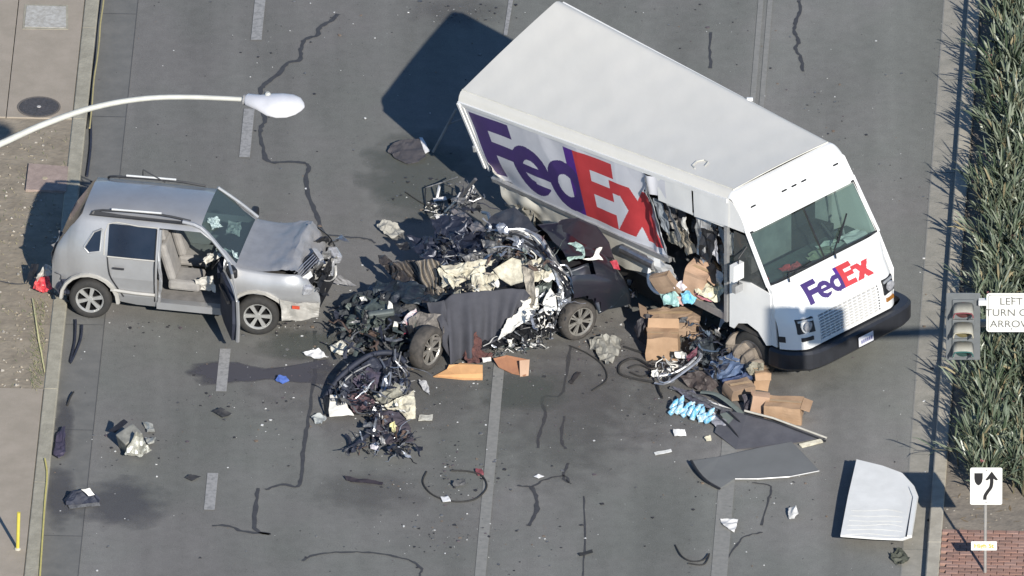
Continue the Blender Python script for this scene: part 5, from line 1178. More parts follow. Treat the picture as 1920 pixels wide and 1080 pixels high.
tg('rear_tangle', [(1165, 500), (1195, 500), (1200, 560), (1170, 560)], (.05, .4), 36, 32, (.1, .3), (.006, .03), (M_BLK, M_NAVY, M_CHR), uc)
# bent silver frame and dark hoses
t = thing('bent_silver_frame', 'bent silver metal frame lying diagonally in front of the square cardboard box', 'metal frame', at(1270, 705, 0))
B().tube(curve(P3([(1228, 718, .08), (1250, 718, .12), (1285, 695, .22), (1312, 672, .32), (1314, 655, .38)]), 5), .03, 6, flat=.6).obj('rail', M_CHR, t)
B().tube(curve(P3([(1232, 706, .15), (1262, 700, .2), (1290, 684, .28), (1305, 670, .34)]), 5), .022, 6).obj('rail', M_ALU, t)
B().tube([at(1245 + 11 * math.cos(a / 4 * math.pi), 709 + 9 * math.sin(a / 4 * math.pi), .16) for a in range(9)], .016, 6).obj('ring_bracket', M_CHR, t)
for k, px in enumerate([[(1222, 695, .2), (1234, 690, .25), (1236, 705, .15), (1224, 708, .1)], [(1266, 660, .3), (1285, 662, .35), (1290, 674, .25), (1270, 672, .2)], [(1240, 668, .2), (1250, 680, .25), (1276, 690, .2), (1262, 692, .15)]]): crumpled('white_bracket', px, M_AIR2, t, 2, .04, 8, k)
crumpled('purple_liner', [(1285, 668, .3), (1308, 652, .35), (1305, 672, .28), (1290, 680, .22)], mat('maroon_liner', (.13, .04, .06)), t, 2, .04, 6, 6)
for px in ([(1232, 718, .06), (1236, 735, .03), (1242, 746, .02)], [(1312, 655, .4), (1318, 664, .35)]): B().tube(P3(px), .02, 5).obj('bent_leg', M_BLK, t)
tg('frame_scraps', [(1225, 690), (1300, 660), (1315, 680), (1250, 722)], (.04, .3), 60, 33, (.05, .2), (.005, .02), (M_CHR, M_BLK, M_AIR2, M_GRIT), t)
def hose(nm, label, px, r, m=M_RUB, cat='hose', grp=None): return tag(B().tube(curve(P3(px), 6), r, 6).obj(nm, m), label, cat, grp)
hose('black_hose', 'looped black hose left of the bent silver frame', [(1170, 650, .02), (1200, 660, .03), (1240, 672, .1), (1228, 688, .1), (1190, 672, .03), (1164, 682, .03), (1162, 700, .03), (1190, 710, .03), (1225, 716, .05)], .018)
hose('black_hose', 'inner black hose coil left of the bent silver frame', [(1178, 690, .03), (1200, 684, .04), (1222, 696, .04), (1205, 706, .03), (1182, 698, .03)], .014)
hose('black_hose', 'thin hose curving right of the crumpled grey paper', [(1068, 648, .02), (1100, 662, .02), (1130, 685, .02), (1137, 712, .02), (1110, 732, .02)], .012)
hose('black_hose', 'large round hose loop with scraps in it, lower middle of the road', [(800, 884, .02), (793, 905, .02), (812, 928, .02), (850, 940, .02), (890, 936, .02), (912, 915, .03), (905, 893, .03), (880, 884, .02), (845, 882, .02)], .014)
hose('black_wire', 'tangled black wire near the bottom edge of the road', [(1266, 1022, .02), (1278, 1042, .04), (1296, 1052, .03), (1318, 1050, .03), (1330, 1038, .05), (1320, 1058, .02), (1290, 1056, .02)], .012, cat='wire')
hose('black_wire', 'short black wire behind the truck shadow near the grey crumpled foil', [(760, 360, .02), (790, 380, .02), (815, 390, .03), (832, 398, .06)], .01, cat='wire')
hose('yellow_hose', 'thin yellow hose running along the kerb in the lower left corner', [(84, 860, .15), (88, 890, .14), (84, 940, .14), (80, 1000, .14), (76, 1060, .14), (72, 1120, .14)], .016, mat('yellow_rubber', (.55, .48, .16), None, 8, .6))
hose('yellow_hose', 'yellow cord hanging along the kerb beside the upper pavement', [(196, -20, .15), (193, 10, .14), (188, 45, .14), (186, 75, .1), (182, 110, .12), (176, 150, .12), (172, 200, .12), (168, 240, .1)], .014, mat('straw_cord', (.42, .36, .17), None, 8, .7), 'cord')
hose('rubber_hose', 'dark cord lying in the gutter beside the upper kerb', [(188, 0, .02), (180, 70, .02), (176, 130, .02), (170, 200, .03), (170, 270, .03), (163, 330, .03)], .022, M_NAVY, 'cord')
plain('yellow_tape', 'narrow yellow barrier tape lying on the dirt left of the kerb', 'tape', [(60, 560, .14), (62, 560, .15), (75, 640, .14), (85, 696, .13), (83, 698, .13), (72, 640, .14)], mat('tape_yellow', (.62, .58, .30), None, 5, .6), 3, .008, 5, 3)
t = thing('dark_flap', '', '', at(155, 935, 0))
t['label'] = 'black plastic flap with a white torn top lying in the gutter stain'; t['category'] = 'plastic flap'
crumpled('flap', [(120, 938, .04), (135, 920, .18), (168, 918, .2), (188, 934, .12), (186, 944, .03), (125, 948, .02)], M_NAVY, t, 3, .04, 5, 2)
crumpled('white_lining', [(152, 918, .24), (168, 916, .25), (178, 928, .18), (166, 930, .18)], M_AIR2, t, 2, .02, 5, 2)
crumpled('grey_edge', [(128, 948, .04), (186, 942, .05), (188, 948, .03), (130, 954, .02)], M_GRIT, t, 2, .01, 5, 2)
hose('kerb_scrap', 'bent black strip in the gutter under the rear of the silver SUV', [(142, 600, .05), (140, 640, .03), (132, 680, .03), (150, 640, .03), (154, 610, .05)], .02, M_NAVY, 'scrap')
hose('black_wire', 'short stiff black wire at the gutter above the dark stains', [(126, 760, .02), (132, 745, .06), (138, 735, .05)], .015, M_RUB, 'wire')
plain('purple_rag', 'dark purple rag with a white spot in the lower left gutter', 'rag', [(108, 815, .05), (122, 800, .1), (124, 850, .06), (112, 862, .03), (102, 855, .03)], mat('dusky_purple', (.06, .05, .08)), 3, .04, 5, 8)
# metallic box tipped in the left lane
t = thing('metal_case', 'dented silver metal case standing tilted alone in the left lane', 'case', at(250, 840, 0))
R_ = Euler((.25, -.35, .55)).to_matrix(); B().box(at(245, 825, .18), (.34, .28, .32), R_, bev=.02).obj('case_body', mat('dirty_tin', (.36, .35, .30), (.17, .17, .155), 6, .5, .4), t)
crumpled('bent_lid', [(232, 850, .12), (255, 806, .5), (262, 812, .46), (282, 842, .1), (262, 856, .03)], mat('pale_foil', (.58, .57, .5), (.25, .25, .22), 9, .4, .4), t, 3, .04, 7, 3)
crumpled('black_side', [(203, 808, .1), (232, 786, .45), (240, 792, .42), (216, 812, .08)], M_NAVY, t, 2, .01, 4, 2)
crumpled('foil_scraps', [(268, 792, .03), (286, 796, .05), (290, 810, .03), (276, 812, .03)], mat('pale_foil', None), t, 2, .03, 8, 5); crumpled('foil_scraps', [(272, 822, .03), (292, 822, .06), (290, 832, .03), (276, 834, .03)], mat('pale_foil', None), t, 2, .03, 8, 6)
# panels from the truck on the road
t = thing('loose_bodywork_sheet', 'long flat grey panel with a curved black edge lying below the dark glass panel', 'panel', at(1410, 880, 0))
B().slab(P3([(1296, 864, .10), (1350, 856, .07), (1420, 840, .07), (1484, 828, .07), (1508, 852, .05), (1536, 882, .04), (1480, 893, .04), (1420, 897, .04), (1378, 897, .04), (1350, 915, .03), (1325, 900, .06), (1308, 884, .09)]), .03).obj('panel_sheet', mat('matte_grey_panel', (.155, .16, .158), (.135, .14, .138), 2, .7), t)
B().tube(curve(P3([(1296, 864, .10), (1308, 884, .09), (1325, 902, .06), (1350, 917, .02)]), 4), .022, 5).obj('black_edge', M_BLK, t)
B().tube(P3([(1378, 898, .05), (1420, 898, .05), (1480, 894, .05), (1536, 883, .05)]), .009, 5).obj('pale_edge', M_ALU, t)
t = thing('glass_panel', 'dark framed triangular door panel lying below the cartons, pale strip along its top', 'panel', at(1440, 800, 0))
B().slab(P3([(1352, 768, .12), (1400, 776, .16), (1460, 792, .12), (1545, 820, .05), (1500, 828, .03), (1440, 838, .03), (1380, 842, .02), (1340, 810, .05)]), .01).obj('pane', mat('dusty_dark_glass', (.105, .105, .115), (.075, .075, .085), 4, .35), t)
B().tube(P3([(1396, 770, .19), (1450, 784, .16), (1550, 821, .06)]), .02, 5).obj('top_strip', mat('pale_strip', (.46, .44, .38)), t)
B().tube(P3([(1396, 776, .16), (1450, 790, .13), (1548, 827, .04)]), .016, 5).obj('black_gasket', M_BLK, t)
for px in ([(1345, 778, .18), (1368, 800, .1), (1392, 830, .03)], [(1366, 772, .18), (1390, 795, .1), (1412, 820, .03)]): B().tube(P3(px), .018, 5).obj('black_strut', M_BLK, t)
B().slab(P3([(1350, 776, .14), (1366, 772, .15), (1406, 822, .04), (1388, 826, .03)]), .008).obj('green_grey_bar', mat('green_grey', (.14, .165, .15)), t)
B().slab(P3([(1498, 832, .05), (1540, 822, .06), (1543, 828, .04), (1504, 838, .02)]), .02).obj('cream_end_strip', M_AIR, t)
t = thing('long_door_trim', 'long dull metal trim pieces crossing above the blue bottle packs', 'trim', at(1330, 750, 0))
for k, (px, m_) in enumerate([([(1258, 726, .06), (1300, 740, .1), (1344, 762, .12), (1372, 770, .12)], M_GRIT), ([(1315, 735, .16), (1345, 740, .2), (1380, 765, .16), (1400, 785, .1)], mat('green_grey', None)), ([(1318, 748, .1), (1340, 756, .13), (1370, 768, .12)], M_AIR2)]): B().tube(curve(P3(px), 4), (.05, .05, .03)[k], 6, flat=.35).obj('trim_piece', m_, t)
crumpled('dented_panel', [(1262, 728, .08), (1300, 734, .1), (1350, 760, .12), (1346, 774, .03), (1300, 756, .04)], mat('lilac_grey', (.16, .155, .185), (.09, .09, .11), 5, .5, .3), t, 3, .04, 5, 5)
# water bottle packs
for q, (cx, cy, nx, ny, lb) in enumerate([(1278, 768, 4, 3, 'shrink wrapped pack of blue capped water bottles, left of a smaller pack'), (1315, 782, 3, 2, 'smaller pack of bright blue water bottles ending in clear wrap')]):
    t = thing('bottle_pack', lb, 'bottle pack', at(cx, cy, 0)); MBt = mat('water_bottle_blue', (.10, .38, .58), (.50, .62, .68), 14, .15, lo=.4, hi=.6); R = random.Random(q)
    for i in range(nx):
        for j in range(ny):
            c = at(cx, cy, .035) + V(((i - nx / 2) * .10 + .03 * j, (j - ny / 2) * .10 - i * .035, .03 * ((i + j) % 2)))
            ax = V((.5 + R.uniform(-.3, .3), .3 + R.uniform(-.3, .3), .55 + R.uniform(-.4, .3)))
            B().lathe(c, ax, [(0, 0), (.042, .004), (.045, .05), (.04, .09), (.045, .13), (.03, .17), (.014, .19), (.014, .205), (0, .206)], 10).obj('bottle', MBt, t, smooth=True)
    crumpled('shrink_wrap', [(cx - 8, cy - 4, .12), (cx + 12, cy - 2, .14), (cx + 18, cy + 8, .05), (cx - 5, cy + 9, .03)], mat('wrap_white', (.55, .65, .70), (.3, .5, .62), 14, .2, lo=.45, hi=.55), t, 3, .02, 8, q)
crumpled('x', [(1338, 775, .14), (1362, 790, .1), (1366, 806, .03), (1350, 808, .03), (1335, 795, .05)], mat('clear_wrap', (.35, .35, .38), (.16, .16, .18), 12, .2)).name = 'clear_wrap'
o = bpy.data.objects['clear_wrap']; tag(o, 'crumpled clear plastic wrap at the right end of the blue bottles', 'plastic wrap')
plain('blue_pouch', 'flat bright blue pouch by the foot of the black struts', 'pouch', [(1346, 798, .06), (1362, 798, .07), (1366, 808, .03), (1350, 806, .03)], mat('blue_pouch', (.20, .33, .65)), 2, .03, 6, 6)
# white stack near the median kerb
t = thing('white_panel_stack', 'white folded panel stack on the road beside the median kerb', 'panel stack', at(1640, 1000, 0))
MWS = mat('white_sheet_board', (.72, .72, .69), (.64, .64, .61), 3, .6, bump=.1)
top_ = [(1606, 861, .34), (1655, 873, .34), (1690, 886, .34), (1712, 910, .33), (1720, 930, .32), (1708, 1004, .28), (1690, 1010, .28), (1640, 1008, .27), (1576, 1003, .27), (1590, 930, .31)]
B().slab(P3(top_), .035).obj('top_board', MWS, t)
for k in range(4): B().slab(P3([(x + 2 * (k % 2), y + 1, z - .05 - .055 * k) for x, y, z in top_]), .03).obj('lower_board', (M_NAVY, MWS, M_NAVY, M_GRIT)[k], t)
B().slab([p + V((0, 0, .006)) for p in P3([(1704, 912, .35), (1720, 932, .34), (1709, 1004, .30), (1701, 1004, .30), (1712, 932, .34)])], .02).obj('folded_edge', MWS, t)
B().tube([p + V((0, 0, .004)) for p in P3([(1712, 934, .325), (1699, 1006, .285)])], .010, 5).obj('dark_fold_line', M_BLK, t)
for k in range(6):
    y = 958 + k * 9; B().tube([p + V((0, 0, .004)) for p in curve(P3([(1596 - (k * 2.4), y, .302 - .006 * k), (1630, y + 2 * math.sin(k), .303 - .006 * k), (1665, y - 2 * math.cos(k * 2), .303 - .006 * k), (1692, y + 3, .302 - .006 * k)]), 4)], .002, 4).obj('fold_ridge', M_CREAM, t)
# other single scraps
SC_ = [
 ('dark_panel_piece', 'dark grey angular panel piece beside the truck shadow', 'panel piece', [(727, 284, .05), (736, 268, .1), (775, 260, .12), (788, 262, .1), (798, 296, .05), (786, 304, .03), (764, 309, .02), (745, 300, .03)], (.075, .07, .075), .02),
 ('white_strip', 'white torn strip along the edge of the dark grey panel piece', 'strip', [(786, 258, .12), (792, 258, .12), (806, 284, .06), (797, 288, .05)], (.72, .72, .72), .01),
 ('crumpled_foil', 'pale grey crumpled foil on the road above the dark wreck', 'foil', [(706, 422, .08), (722, 416, .14), (745, 420, .12), (756, 436, .04), (738, 448, .03), (718, 440, .04)], (.36, .35, .31), .05),
 ('grey_paper_heap', 'crumpled grey and cream paper heap right of the dark car wheel', 'paper', [(1100, 640, .06), (1130, 630, .12), (1165, 640, .08), (1160, 665, .03), (1140, 690, .02), (1120, 670, .04)], (.30, .29, .25), .07),
 ('white_scrap', 'bright white torn scrap left of the dark engine debris', 'scrap', [(568, 662, .04), (596, 655, .08), (616, 668, .03), (600, 674, .02), (574, 670, .02)], (.75, .75, .74), .03),
 ('cream_scrap', 'crumpled cream scrap against the dark engine debris', 'scrap', [(618, 652, .06), (640, 640, .14), (655, 655, .08), (650, 668, .03), (628, 666, .03)], (.60, .58, .5), .05),
 ('grey_flat_piece', 'dull grey rounded piece below the dark engine debris', 'scrap', [(640, 640, .05), (672, 640, .08), (685, 655, .04), (665, 664, .03), (648, 658, .03)], (.11, .11, .105), .03),
 ('blue_glove', 'small bright blue glove lying in the long dark stain', 'glove', [(516, 712, .04), (524, 704, .09), (536, 704, .09), (542, 714, .04), (530, 720, .02)], (.08, .15, .45), .02),
 ('black_rubber_piece', 'black diamond shaped rubber piece in the left lane', 'rubber piece', [(396, 770, .03), (415, 766, .07), (434, 776, .03), (418, 784, .02)], (.04, .04, .042), .02),
 ('black_rubber_piece', 'small black piece beside the lower left lane dash', 'rubber piece', [(347, 896, .02), (356, 890, .05), (376, 893, .03), (360, 902, .02)], (.035, .03, .032), .01),
 ('black_trim_piece', 'long thin black trim piece in the lower middle lane', 'trim piece', [(644, 892, .05), (660, 896, .04), (718, 904, .03), (716, 909, .02), (660, 904, .02), (650, 900, .03)], (.035, .028, .035), .02),
 ('white_roll', 'short white roll below the blue bottles', 'roll', [(1262, 806, .08), (1284, 806, .10), (1286, 816, .05), (1264, 818, .03)], (.72, .72, .71), .02),
 ('white_stick', 'white stick lying left of the grey panel', 'stick', [(1226, 848, .03), (1258, 842, .04), (1260, 847, .03), (1229, 853, .02)], (.7, .7, .67), .004),
 ('white_paper', 'white folded paper on the worn lane line near the bottom', 'paper', [(1350, 972, .05), (1384, 974, .06), (1380, 992, .03), (1376, 998, .02), (1356, 986, .03)], (.72, .71, .68), .02),
 ('yellow_scrap', 'cream scrap between the white roll and the grey panel', 'scrap', [(1320, 822, .04), (1332, 816, .06), (1334, 824, .03), (1324, 828, .02)], (.6, .56, .42), .02),
 ('plate_piece', 'small cream rectangular plate right of the torn airbag', 'plate', [(786, 778, .03), (812, 778, .05), (810, 789, .03), (784, 788, .03)], (.60, .58, .50), .01),
 ('white_triangle', 'white triangular shard above the cream airbag piece', 'shard', [(784, 712, .05), (800, 716, .08), (806, 726, .05), (806, 742, .02), (790, 726, .03)], (.50, .50, .50), .03),
 ('crumpled_white_scrap', 'round crumpled white scrap at the bottom of the torn front clip', 'scrap', [(694, 832, .05), (704, 830, .1), (714, 838, .06), (706, 846, .03), (696, 842, .03)], (.6, .57, .6), .03),
 ('white_tag', 'white square tag on the rim of the round hose loop', 'tag', [(826, 932, .04), (840, 930, .05), (846, 940, .03), (830, 942, .02)], (.75, .75, .75), .01),
 ('inner_scrap', 'black and white scrap in the middle of the round hose loop', 'scrap', [(846, 908, .04), (862, 898, .08), (874, 898, .06), (872, 910, .03), (852, 914, .02)], (.09, .09, .09), .04),
 ('red_scrap', 'small dark red scrap where the hose loop meets the lane line', 'scrap', [(890, 880, .03), (904, 880, .05), (908, 890, .03), (896, 892, .02)], (.22, .06, .07), .02),
 ('white_bead', 'white oval scrap right of the central lane line', 'scrap', [(1000, 893, .03), (1010, 889, .06), (1020, 893, .04), (1010, 898, .02)], (.75, .75, .75), .01),
 ('black_dash_piece', 'short black strip near the bottom middle of the road', 'strip', [(1084, 1038, .03), (1110, 1030, .04), (1112, 1035, .03), (1088, 1043, .02)], (.03, .03, .03), .01),
 ('black_strip', 'black strip on the road under the thin hose, right of the lane line', 'strip', [(1066, 716, .03), (1082, 696, .04), (1090, 698, .04), (1072, 720, .02)], (.04, .035, .035), .01),
 ('white_cube', 'white mug sized block standing near the bottom right of the road', 'block', [(1478, 952, .10), (1494, 948, .18), (1496, 962, .12), (1490, 974, .03), (1480, 972, .03)], (.66, .65, .62), .02),
 ('grey_chip', 'flat grey chip at the left of the twisted black trim', 'scrap', [(584, 784, .03), (598, 776, .06), (612, 782, .05), (604, 796, .03), (590, 794, .02)], (.35, .37, .36), .04),
 ('leafy_twig', 'dark leafy twig on the road below the white panel stack', 'twig', [(1668, 1040, .03), (1690, 1030, .05), (1706, 1050, .04), (1690, 1062, .02), (1676, 1056, .02)], (.07, .075, .055), .06),
 ('grey_wing_scrap', 'grey pointed metal scrap just right of the silver SUV front', 'scrap', [(598, 510, .1), (612, 500, .25), (670, 538, .1), (620, 530, .06), (600, 545, .04)], (.26, .26, .27), .04)]
for k, (nm, lb, ct, px, c_, am) in enumerate(SC_): plain(nm, lb, ct, px, mat('scrap_' + nm, c_, tuple(x * .7 for x in c_), 9, .7), 3, am, 6, k + 50, jag=.004)
# pale splinters beside the truck rear
for k, (px, lb) in enumerate([([(812, 372, .05), (836, 368, .1), (838, 374, .08), (814, 378, .03)], 'upper short white splinter beside the truck rear corner'), ([(814, 402, .05), (842, 402, .1), (842, 408, .06), (818, 410, .03)], 'lower short white splinter beside the truck rear corner'), ([(846, 385, .2), (852, 388, .2), (868, 362, .45), (862, 360, .45)], 'slanting long white splinter against the truck rear corner'), ([(874, 362, .3), (884, 344, .5), (890, 350, .45), (882, 366, .25)], 'bright oval white shard under the truck rear corner'), ([(818, 370, .1), (822, 346, .25), (826, 350, .25), (822, 372, .08)], 'thin upright white splinter beside the truck rear corner')]):
    plain('white_splinter', lb, 'splinter', px, mat('splinter_white', (.7, .7, .7)), 2, .01, 5, k)
t = thing('twisted_frame', 'twisted grey metal frame reaching from the truck rear to the dark wreck', 'metal frame', at(860, 390, 0))
for k, px in enumerate([[(835, 398, .2), (862, 372, .5), (892, 336, 1.0)], [(840, 404, .2), (868, 380, .45), (880, 360, .6)], [(798, 352, .1), (830, 342, .2), (858, 332, .35)], [(798, 352, .1), (797, 372, .05), (800, 400, .03)], [(905, 398, .6), (915, 400, .7), (922, 420, .7)]]): B().tube(P3(px), (.03, .02, .012, .012, .03)[k], 5).obj('bent_bar', (M_STEEL, M_GRIT, M_GRIT, M_BLK, M_AIR2)[k], t)
tg('bar_tangle', [(838, 392), (880, 350), (905, 380), (880, 405)], (.1, .7), 45, 41, (.1, .35), (.008, .03), (M_NAVY, M_BLK, M_STEEL, M_GRIT), t)
tg('road_scrap_tangle', [(798, 380), (838, 378), (845, 408), (800, 404)], (.02, .12), 30, 42, (.05, .2), (.004, .015), (M_GRIT, M_CHR, M_BLK, M_AIR2), t)
# small chips and shards everywhere
R = random.Random(77); b = B(); 
clus = [(700, 700, 130, 60, 160), (900, 690, 90, 40, 120), (1090, 620, 60, 50, 90), (1330, 770, 110, 50, 120), (620, 600, 40, 50, 60), (560, 640, 90, 50, 160), (470, 760, 90, 60, 150), (840, 900, 110, 60, 200), (720, 780, 120, 80, 260), (1020, 760, 160, 110, 160), (800, 360, 60, 50, 110), (860, 25, 90, 20, 90), (1240, 760, 90, 60, 140), (1400, 920, 160, 70, 110), (600, 60, 260, 70, 60), (1280, 640, 60, 60, 70), (1560, 200, 60, 80, 60), (960, 640, 120, 40, 160), (250, 830, 80, 50, 80), (1330, 50, 80, 50, 40), (540, 610, 60, 25, 90), (280, 610, 80, 12, 40), (1000, 1010, 400, 60, 160), (960, 540, 900, 520, 1100), (860, 1000, 120, 40, 110), (1150, 640, 60, 50, 90), (700, 690, 90, 60, 160)]
for cx, cy, rx, ry, n in clus:
    for _ in range(n):
        x = R.gauss(cx, rx * .6) if n < 1000 else R.uniform(0, 1800); y = R.gauss(cy, ry * .6) if n < 1000 else R.uniform(0, 1080)
        p = at(x, y, .006); s = p.dot(RS)
        if not (sLC < s < sRF): continue
        
        if R.random() < .12: continue
        mi = R.choice((0, 0, 1, 1, 1, 2, 2, 2, 3, 4)); r = R.choice((.005, .006, .007, .008, .010, .012, .016, .024)) * R.uniform(.6, 1.2) * (.85 if mi == 0 else 1.1); h = r * R.uniform(.15, .6)
        a = R.uniform(0, 6.28); m_ = R.randint(3, 5); P = [p + V((math.cos(a + 6.28 * k / m_) * r * R.uniform(.6, 1.4), math.sin(a + 6.28 * k / m_) * r * R.uniform(.6, 1.4), h)) for k in range(m_)]
        b.slab(P, h, mi)
b.obj('road_debris_chips', [mat('white_chip', (.72, .72, .70)), mat('black_chip', (.035, .035, .04)), M_GRIT, mat('brown_chip', (.2, .15, .11)), mat('mauve_chip', (.11, .09, .1))], kind='stuff')
# ================================================================ STREET FURNITURE
t = thing('street_light', 'white cobra head street light on a curved arm over the road', 'street light', at(-60, 290, 8.6))
MSG_ = mat('seam_grey', (.25, .25, .25))
MLP = mat('galvanised_white', (.52, .52, .47), (.43, .43, .39), 5, .5)
arm = curve(P3([(-330, 400, 8.0), (-160, 340, 8.15), (0, 270, 8.4), (80, 234, 8.55), (170, 203, 8.7), (260, 186, 8.78), (350, 182, 8.8), (470, 187, 8.8)]), 8)
n = len(arm); B().tube(arm, [.060 - .024 * k / n for k in range(n)], 12).obj('arm', MLP, t, smooth=True)
pb = arm[0]; B().tube([V((pb.x, pb.y, 0)), V((pb.x, pb.y, 7.0)), pb], [.13, .10, .075], 12).obj('pole', MLP, t, smooth=True)
b = B(); H0 = at(460, 187, 8.8); H1 = at(571, 201, 8.78); d = H1 - H0; L = d.length; d.normalize(); sdv = V((0, 0, 1)).cross(d).normalized()
prof = [(0, .06, .06), (.04, .10, .08), (.25, .13, .10), (.45, .21, .13), (.62, .235, .14), (.78, .22, .13), (.90, .16, .10), (.97, .08, .05), (1.0, .01, .01)]
for (u, wv, hh) in prof:
    for k in range(20):
        a = 2 * math.pi * k / 20; z = math.sin(a) * hh; z = z if z > 0 else z * .45
        b.v.append(H0 + d * (u * L) + sdv * (math.cos(a) * wv * 1.4 - .10 * math.sin(u * math.pi)) + V((0, 0, z * 1.25)))
for i in range(len(prof) - 1):
    for k in range(20): b.f.append((i * 20 + k, i * 20 + (k + 1) % 20, (i + 1) * 20 + (k + 1) % 20, (i + 1) * 20 + k)); b.m.append(0)
b.obj('lamp_head', mat('lamp_head_white', (.66, .66, .68), (.58, .58, .60), 4, .4), t, smooth=True)
B().lathe(H0 + d * .02, d, [(.075, -.05), (.085, -.05), (.085, .0), (.075, .0)], 16).obj('collar', MSG_, t)
B().tube([H0 + d * (.30 * L) + sdv * s_ * .19 + V((0, 0, .10)) for s_ in (-1, -.5, 0, .5, 1)], .006, 4).obj('housing_seam', MSG_, t)
B().lathe(H0 + d * (.38 * L) + V((0, 0, .11)), (0, 0, 1), [(.045, 0), (.045, .05), (.03, .07), (0, .07)], 12).obj('photocell', MLP, t)
c = H0 + d * (.62 * L) - V((0, 0, .06)); B().lathe(c, (0, 0, -1), [(.17, 0), (.15, .05), (.08, .08), (0, .085)], 16).obj('lens', M_LAMP, t)
# traffic signal on its mast arm
t = thing('traffic_signal', 'grey three section traffic signal hanging on a mast arm beside the turn sign', 'traffic signal', at(1812, 620, 5.9))
MSG = mat('signal_grey', (.135, .145, .15), (.11, .12, .125), 6, .6); MSL = mat('signal_visor_pale', (.30, .29, .25), (.24, .235, .20), 6, .6)
c0 = at(1806, 618, 5.95)
B().box(c0 + V((0, .10, 0)), (.53, .02, 1.18), bev=.008).obj('backplate', MSG, t)
B().box(c0 + V((0, .22, 0)), (.32, .22, .96), bev=.02).obj('housing', MSG, t)
for k, zz in enumerate((.35, 0, -.34)):
    cc = c0 + V((.0, .08, zz - .03)); cols = [(.09, .035, .035), (.14, .12, .06), (.03, .07, .065)][k]
    s = B().box(cc + V((0, -.0, 0)), (.34, .05, .33), bev=.01).obj('signal_section', MSG, t)
    B().lathe(cc + V((0, -.03, 0)), (0, -1, 0), [(.14, 0), (.10, .012), (0, .02)], 20).obj('lens', mat('signal_lens_%s' % ('red', 'amber', 'green')[k], cols, None, 9, .2), s)
    vb = B(); n = 16
    for j in range(n + 1):
        a = math.radians(-25 + 230 * j / n)
        for (off, rr) in ((-.02, .165), (-.27, .155)):
            if off == -.27 and (j < 2 or j > n - 2): off = -.14
            sq = 1 / max(abs(math.cos(a)), abs(math.sin(a))) ** .72; vb.v.append(cc + V((math.cos(a) * rr * min(sq, 1.22), off, math.sin(a) * rr * .86 * min(sq, 1.22) + off * .20)))
    for j in range(n): vb.f.append((2 * j, 2 * j + 2, 2 * j + 3, 2 * j + 1)); vb.m.append(0)
    vo = vb.obj('visor', MSL, s, smooth=True); sm = vo.modifiers.new('s', 'SOLIDIFY'); sm.thickness = .012
    B().tube([vb.v[2 * j + 1] for j in range(3, n - 2)], .010, 5).obj('visor_rim', mat('visor_rim_%d' % 0 if k == 1 else ('visor_rim_red' if k == 0 else 'visor_rim_teal'), ((.22, .06, .07), (.42, .39, .30), (.03, .12, .11))[k]), s)
ma = thing('mast_arm', 'grey steel mast arm carrying the traffic signal and turn sign', 'mast arm', at(2300, 600, 0))
A0 = c0 + V((0, .45, -.15)); B().tube([A0, A0 + V((5.5, .3, .10))], [.06, .10], 12).obj('arm', MLP, ma, smooth=True)
pz = A0 + V((5.5, .3, .10)); B().tube([V((pz.x, pz.y, .1)), pz + V((0, 0, .3))], [.16, .13], 14).obj('pole', MLP, ma, smooth=True)
B().box(at(1843, 569, 6.42) + V((0, .05, 0)), (.14, .1, .09), bev=.01).obj('bracket', mat('white_bracket', (.7, .7, .68)), ma)
B().box(A0 + V((.05, -.1, 0)), (.12, .22, .5), bev=.01).obj('clamp', MSG, ma)
# turn sign
def txt(body, c, size, m, parent, name='lettering', bold=.0):
    cu = bpy.data.curves.new('t', 'FONT'); cu.body = body; cu.size = size; cu.align_x = 'CENTER'; cu.align_y = 'CENTER'; cu.offset = bold; cu.extrude = .001
    ob = bpy.data.objects.new('tmp', cu); COL.objects.link(ob); bpy.context.view_layer.update()
    me = bpy.data.meshes.new_from_object(ob.evaluated_get(bpy.context.evaluated_depsgraph_get())); bpy.data.objects.remove(ob)
    me.name = name; me.materials.clear(); me.materials.append(m); R_ = Matrix.Rotation(math.pi / 2, 3, 'X'); org = ORI[parent.name]
    for v in me.vertices: v.co = R_ @ v.co + V(c) - V(org)
    o = bpy.data.objects.new(name, me); COL.objects.link(o); o.parent = parent; ORI[o.name] = org; return o
def plate(c, w_, h, r, m, name, parent, th=.006):
    P = []
    for sx, sy, a0 in ((1, 1, 0), (-1, 1, 90), (-1, -1, 180), (1, -1, 270)):
        for k in range(5): a = math.radians(a0 + 22.5 * k); P.append(V(c) + V((sx * (w_ / 2 - r) + math.cos(a) * r, 0, sy * (h / 2 - r) + math.sin(a) * r)))
    return B().slab(P, th, 0, (0, 1, 0)).obj(name, m, parent)
M_SW = mat('sign_white', (.72, .72, .68), (.66, .66, .62), 4, .5); M_SB = mat('sign_black', (.018, .018, .02), None, 4, .5); M_SG = mat('sign_grey_letter', (.09, .09, .085), (.12, .12, .11), 14, .6)
t = thing('turn_sign', 'white square sign reading LEFT TURN ON ARROW beside the traffic signal', 'sign', at(1897, 586, 6.26))
c = at(1897, 586, 6.26); plate(c, .79, .69, .05, M_SG, 'border', t); plate(c - V((0, .004, 0)), .785, .685, .05, M_SW, 'edge_face', t)
plate(c - V((0, .008, 0)), .73, .63, .04, M_SG, 'border_line', t, .004); plate(c - V((0, .012, 0)), .718, .618, .04, M_SW, 'face', t, .004)
for s_, dz in (('LEFT', .20), ('TURN ON', 0), ('ARROW', -.20)): txt(s_, c + V((-.01, -.016, dz)), .175, M_SG, t)
B().box(c + V((-.1, .2, .02)), (.06, .38, .06)).obj('sign_bracket', MSG, t)
for dz in (.28, -.28): B().lathe(c + V((-.0, -.016, dz)), (0, -1, 0), [(.012, 0), (.010, .006), (0, .007)], 8).obj('bolt', M_STEEL, t)
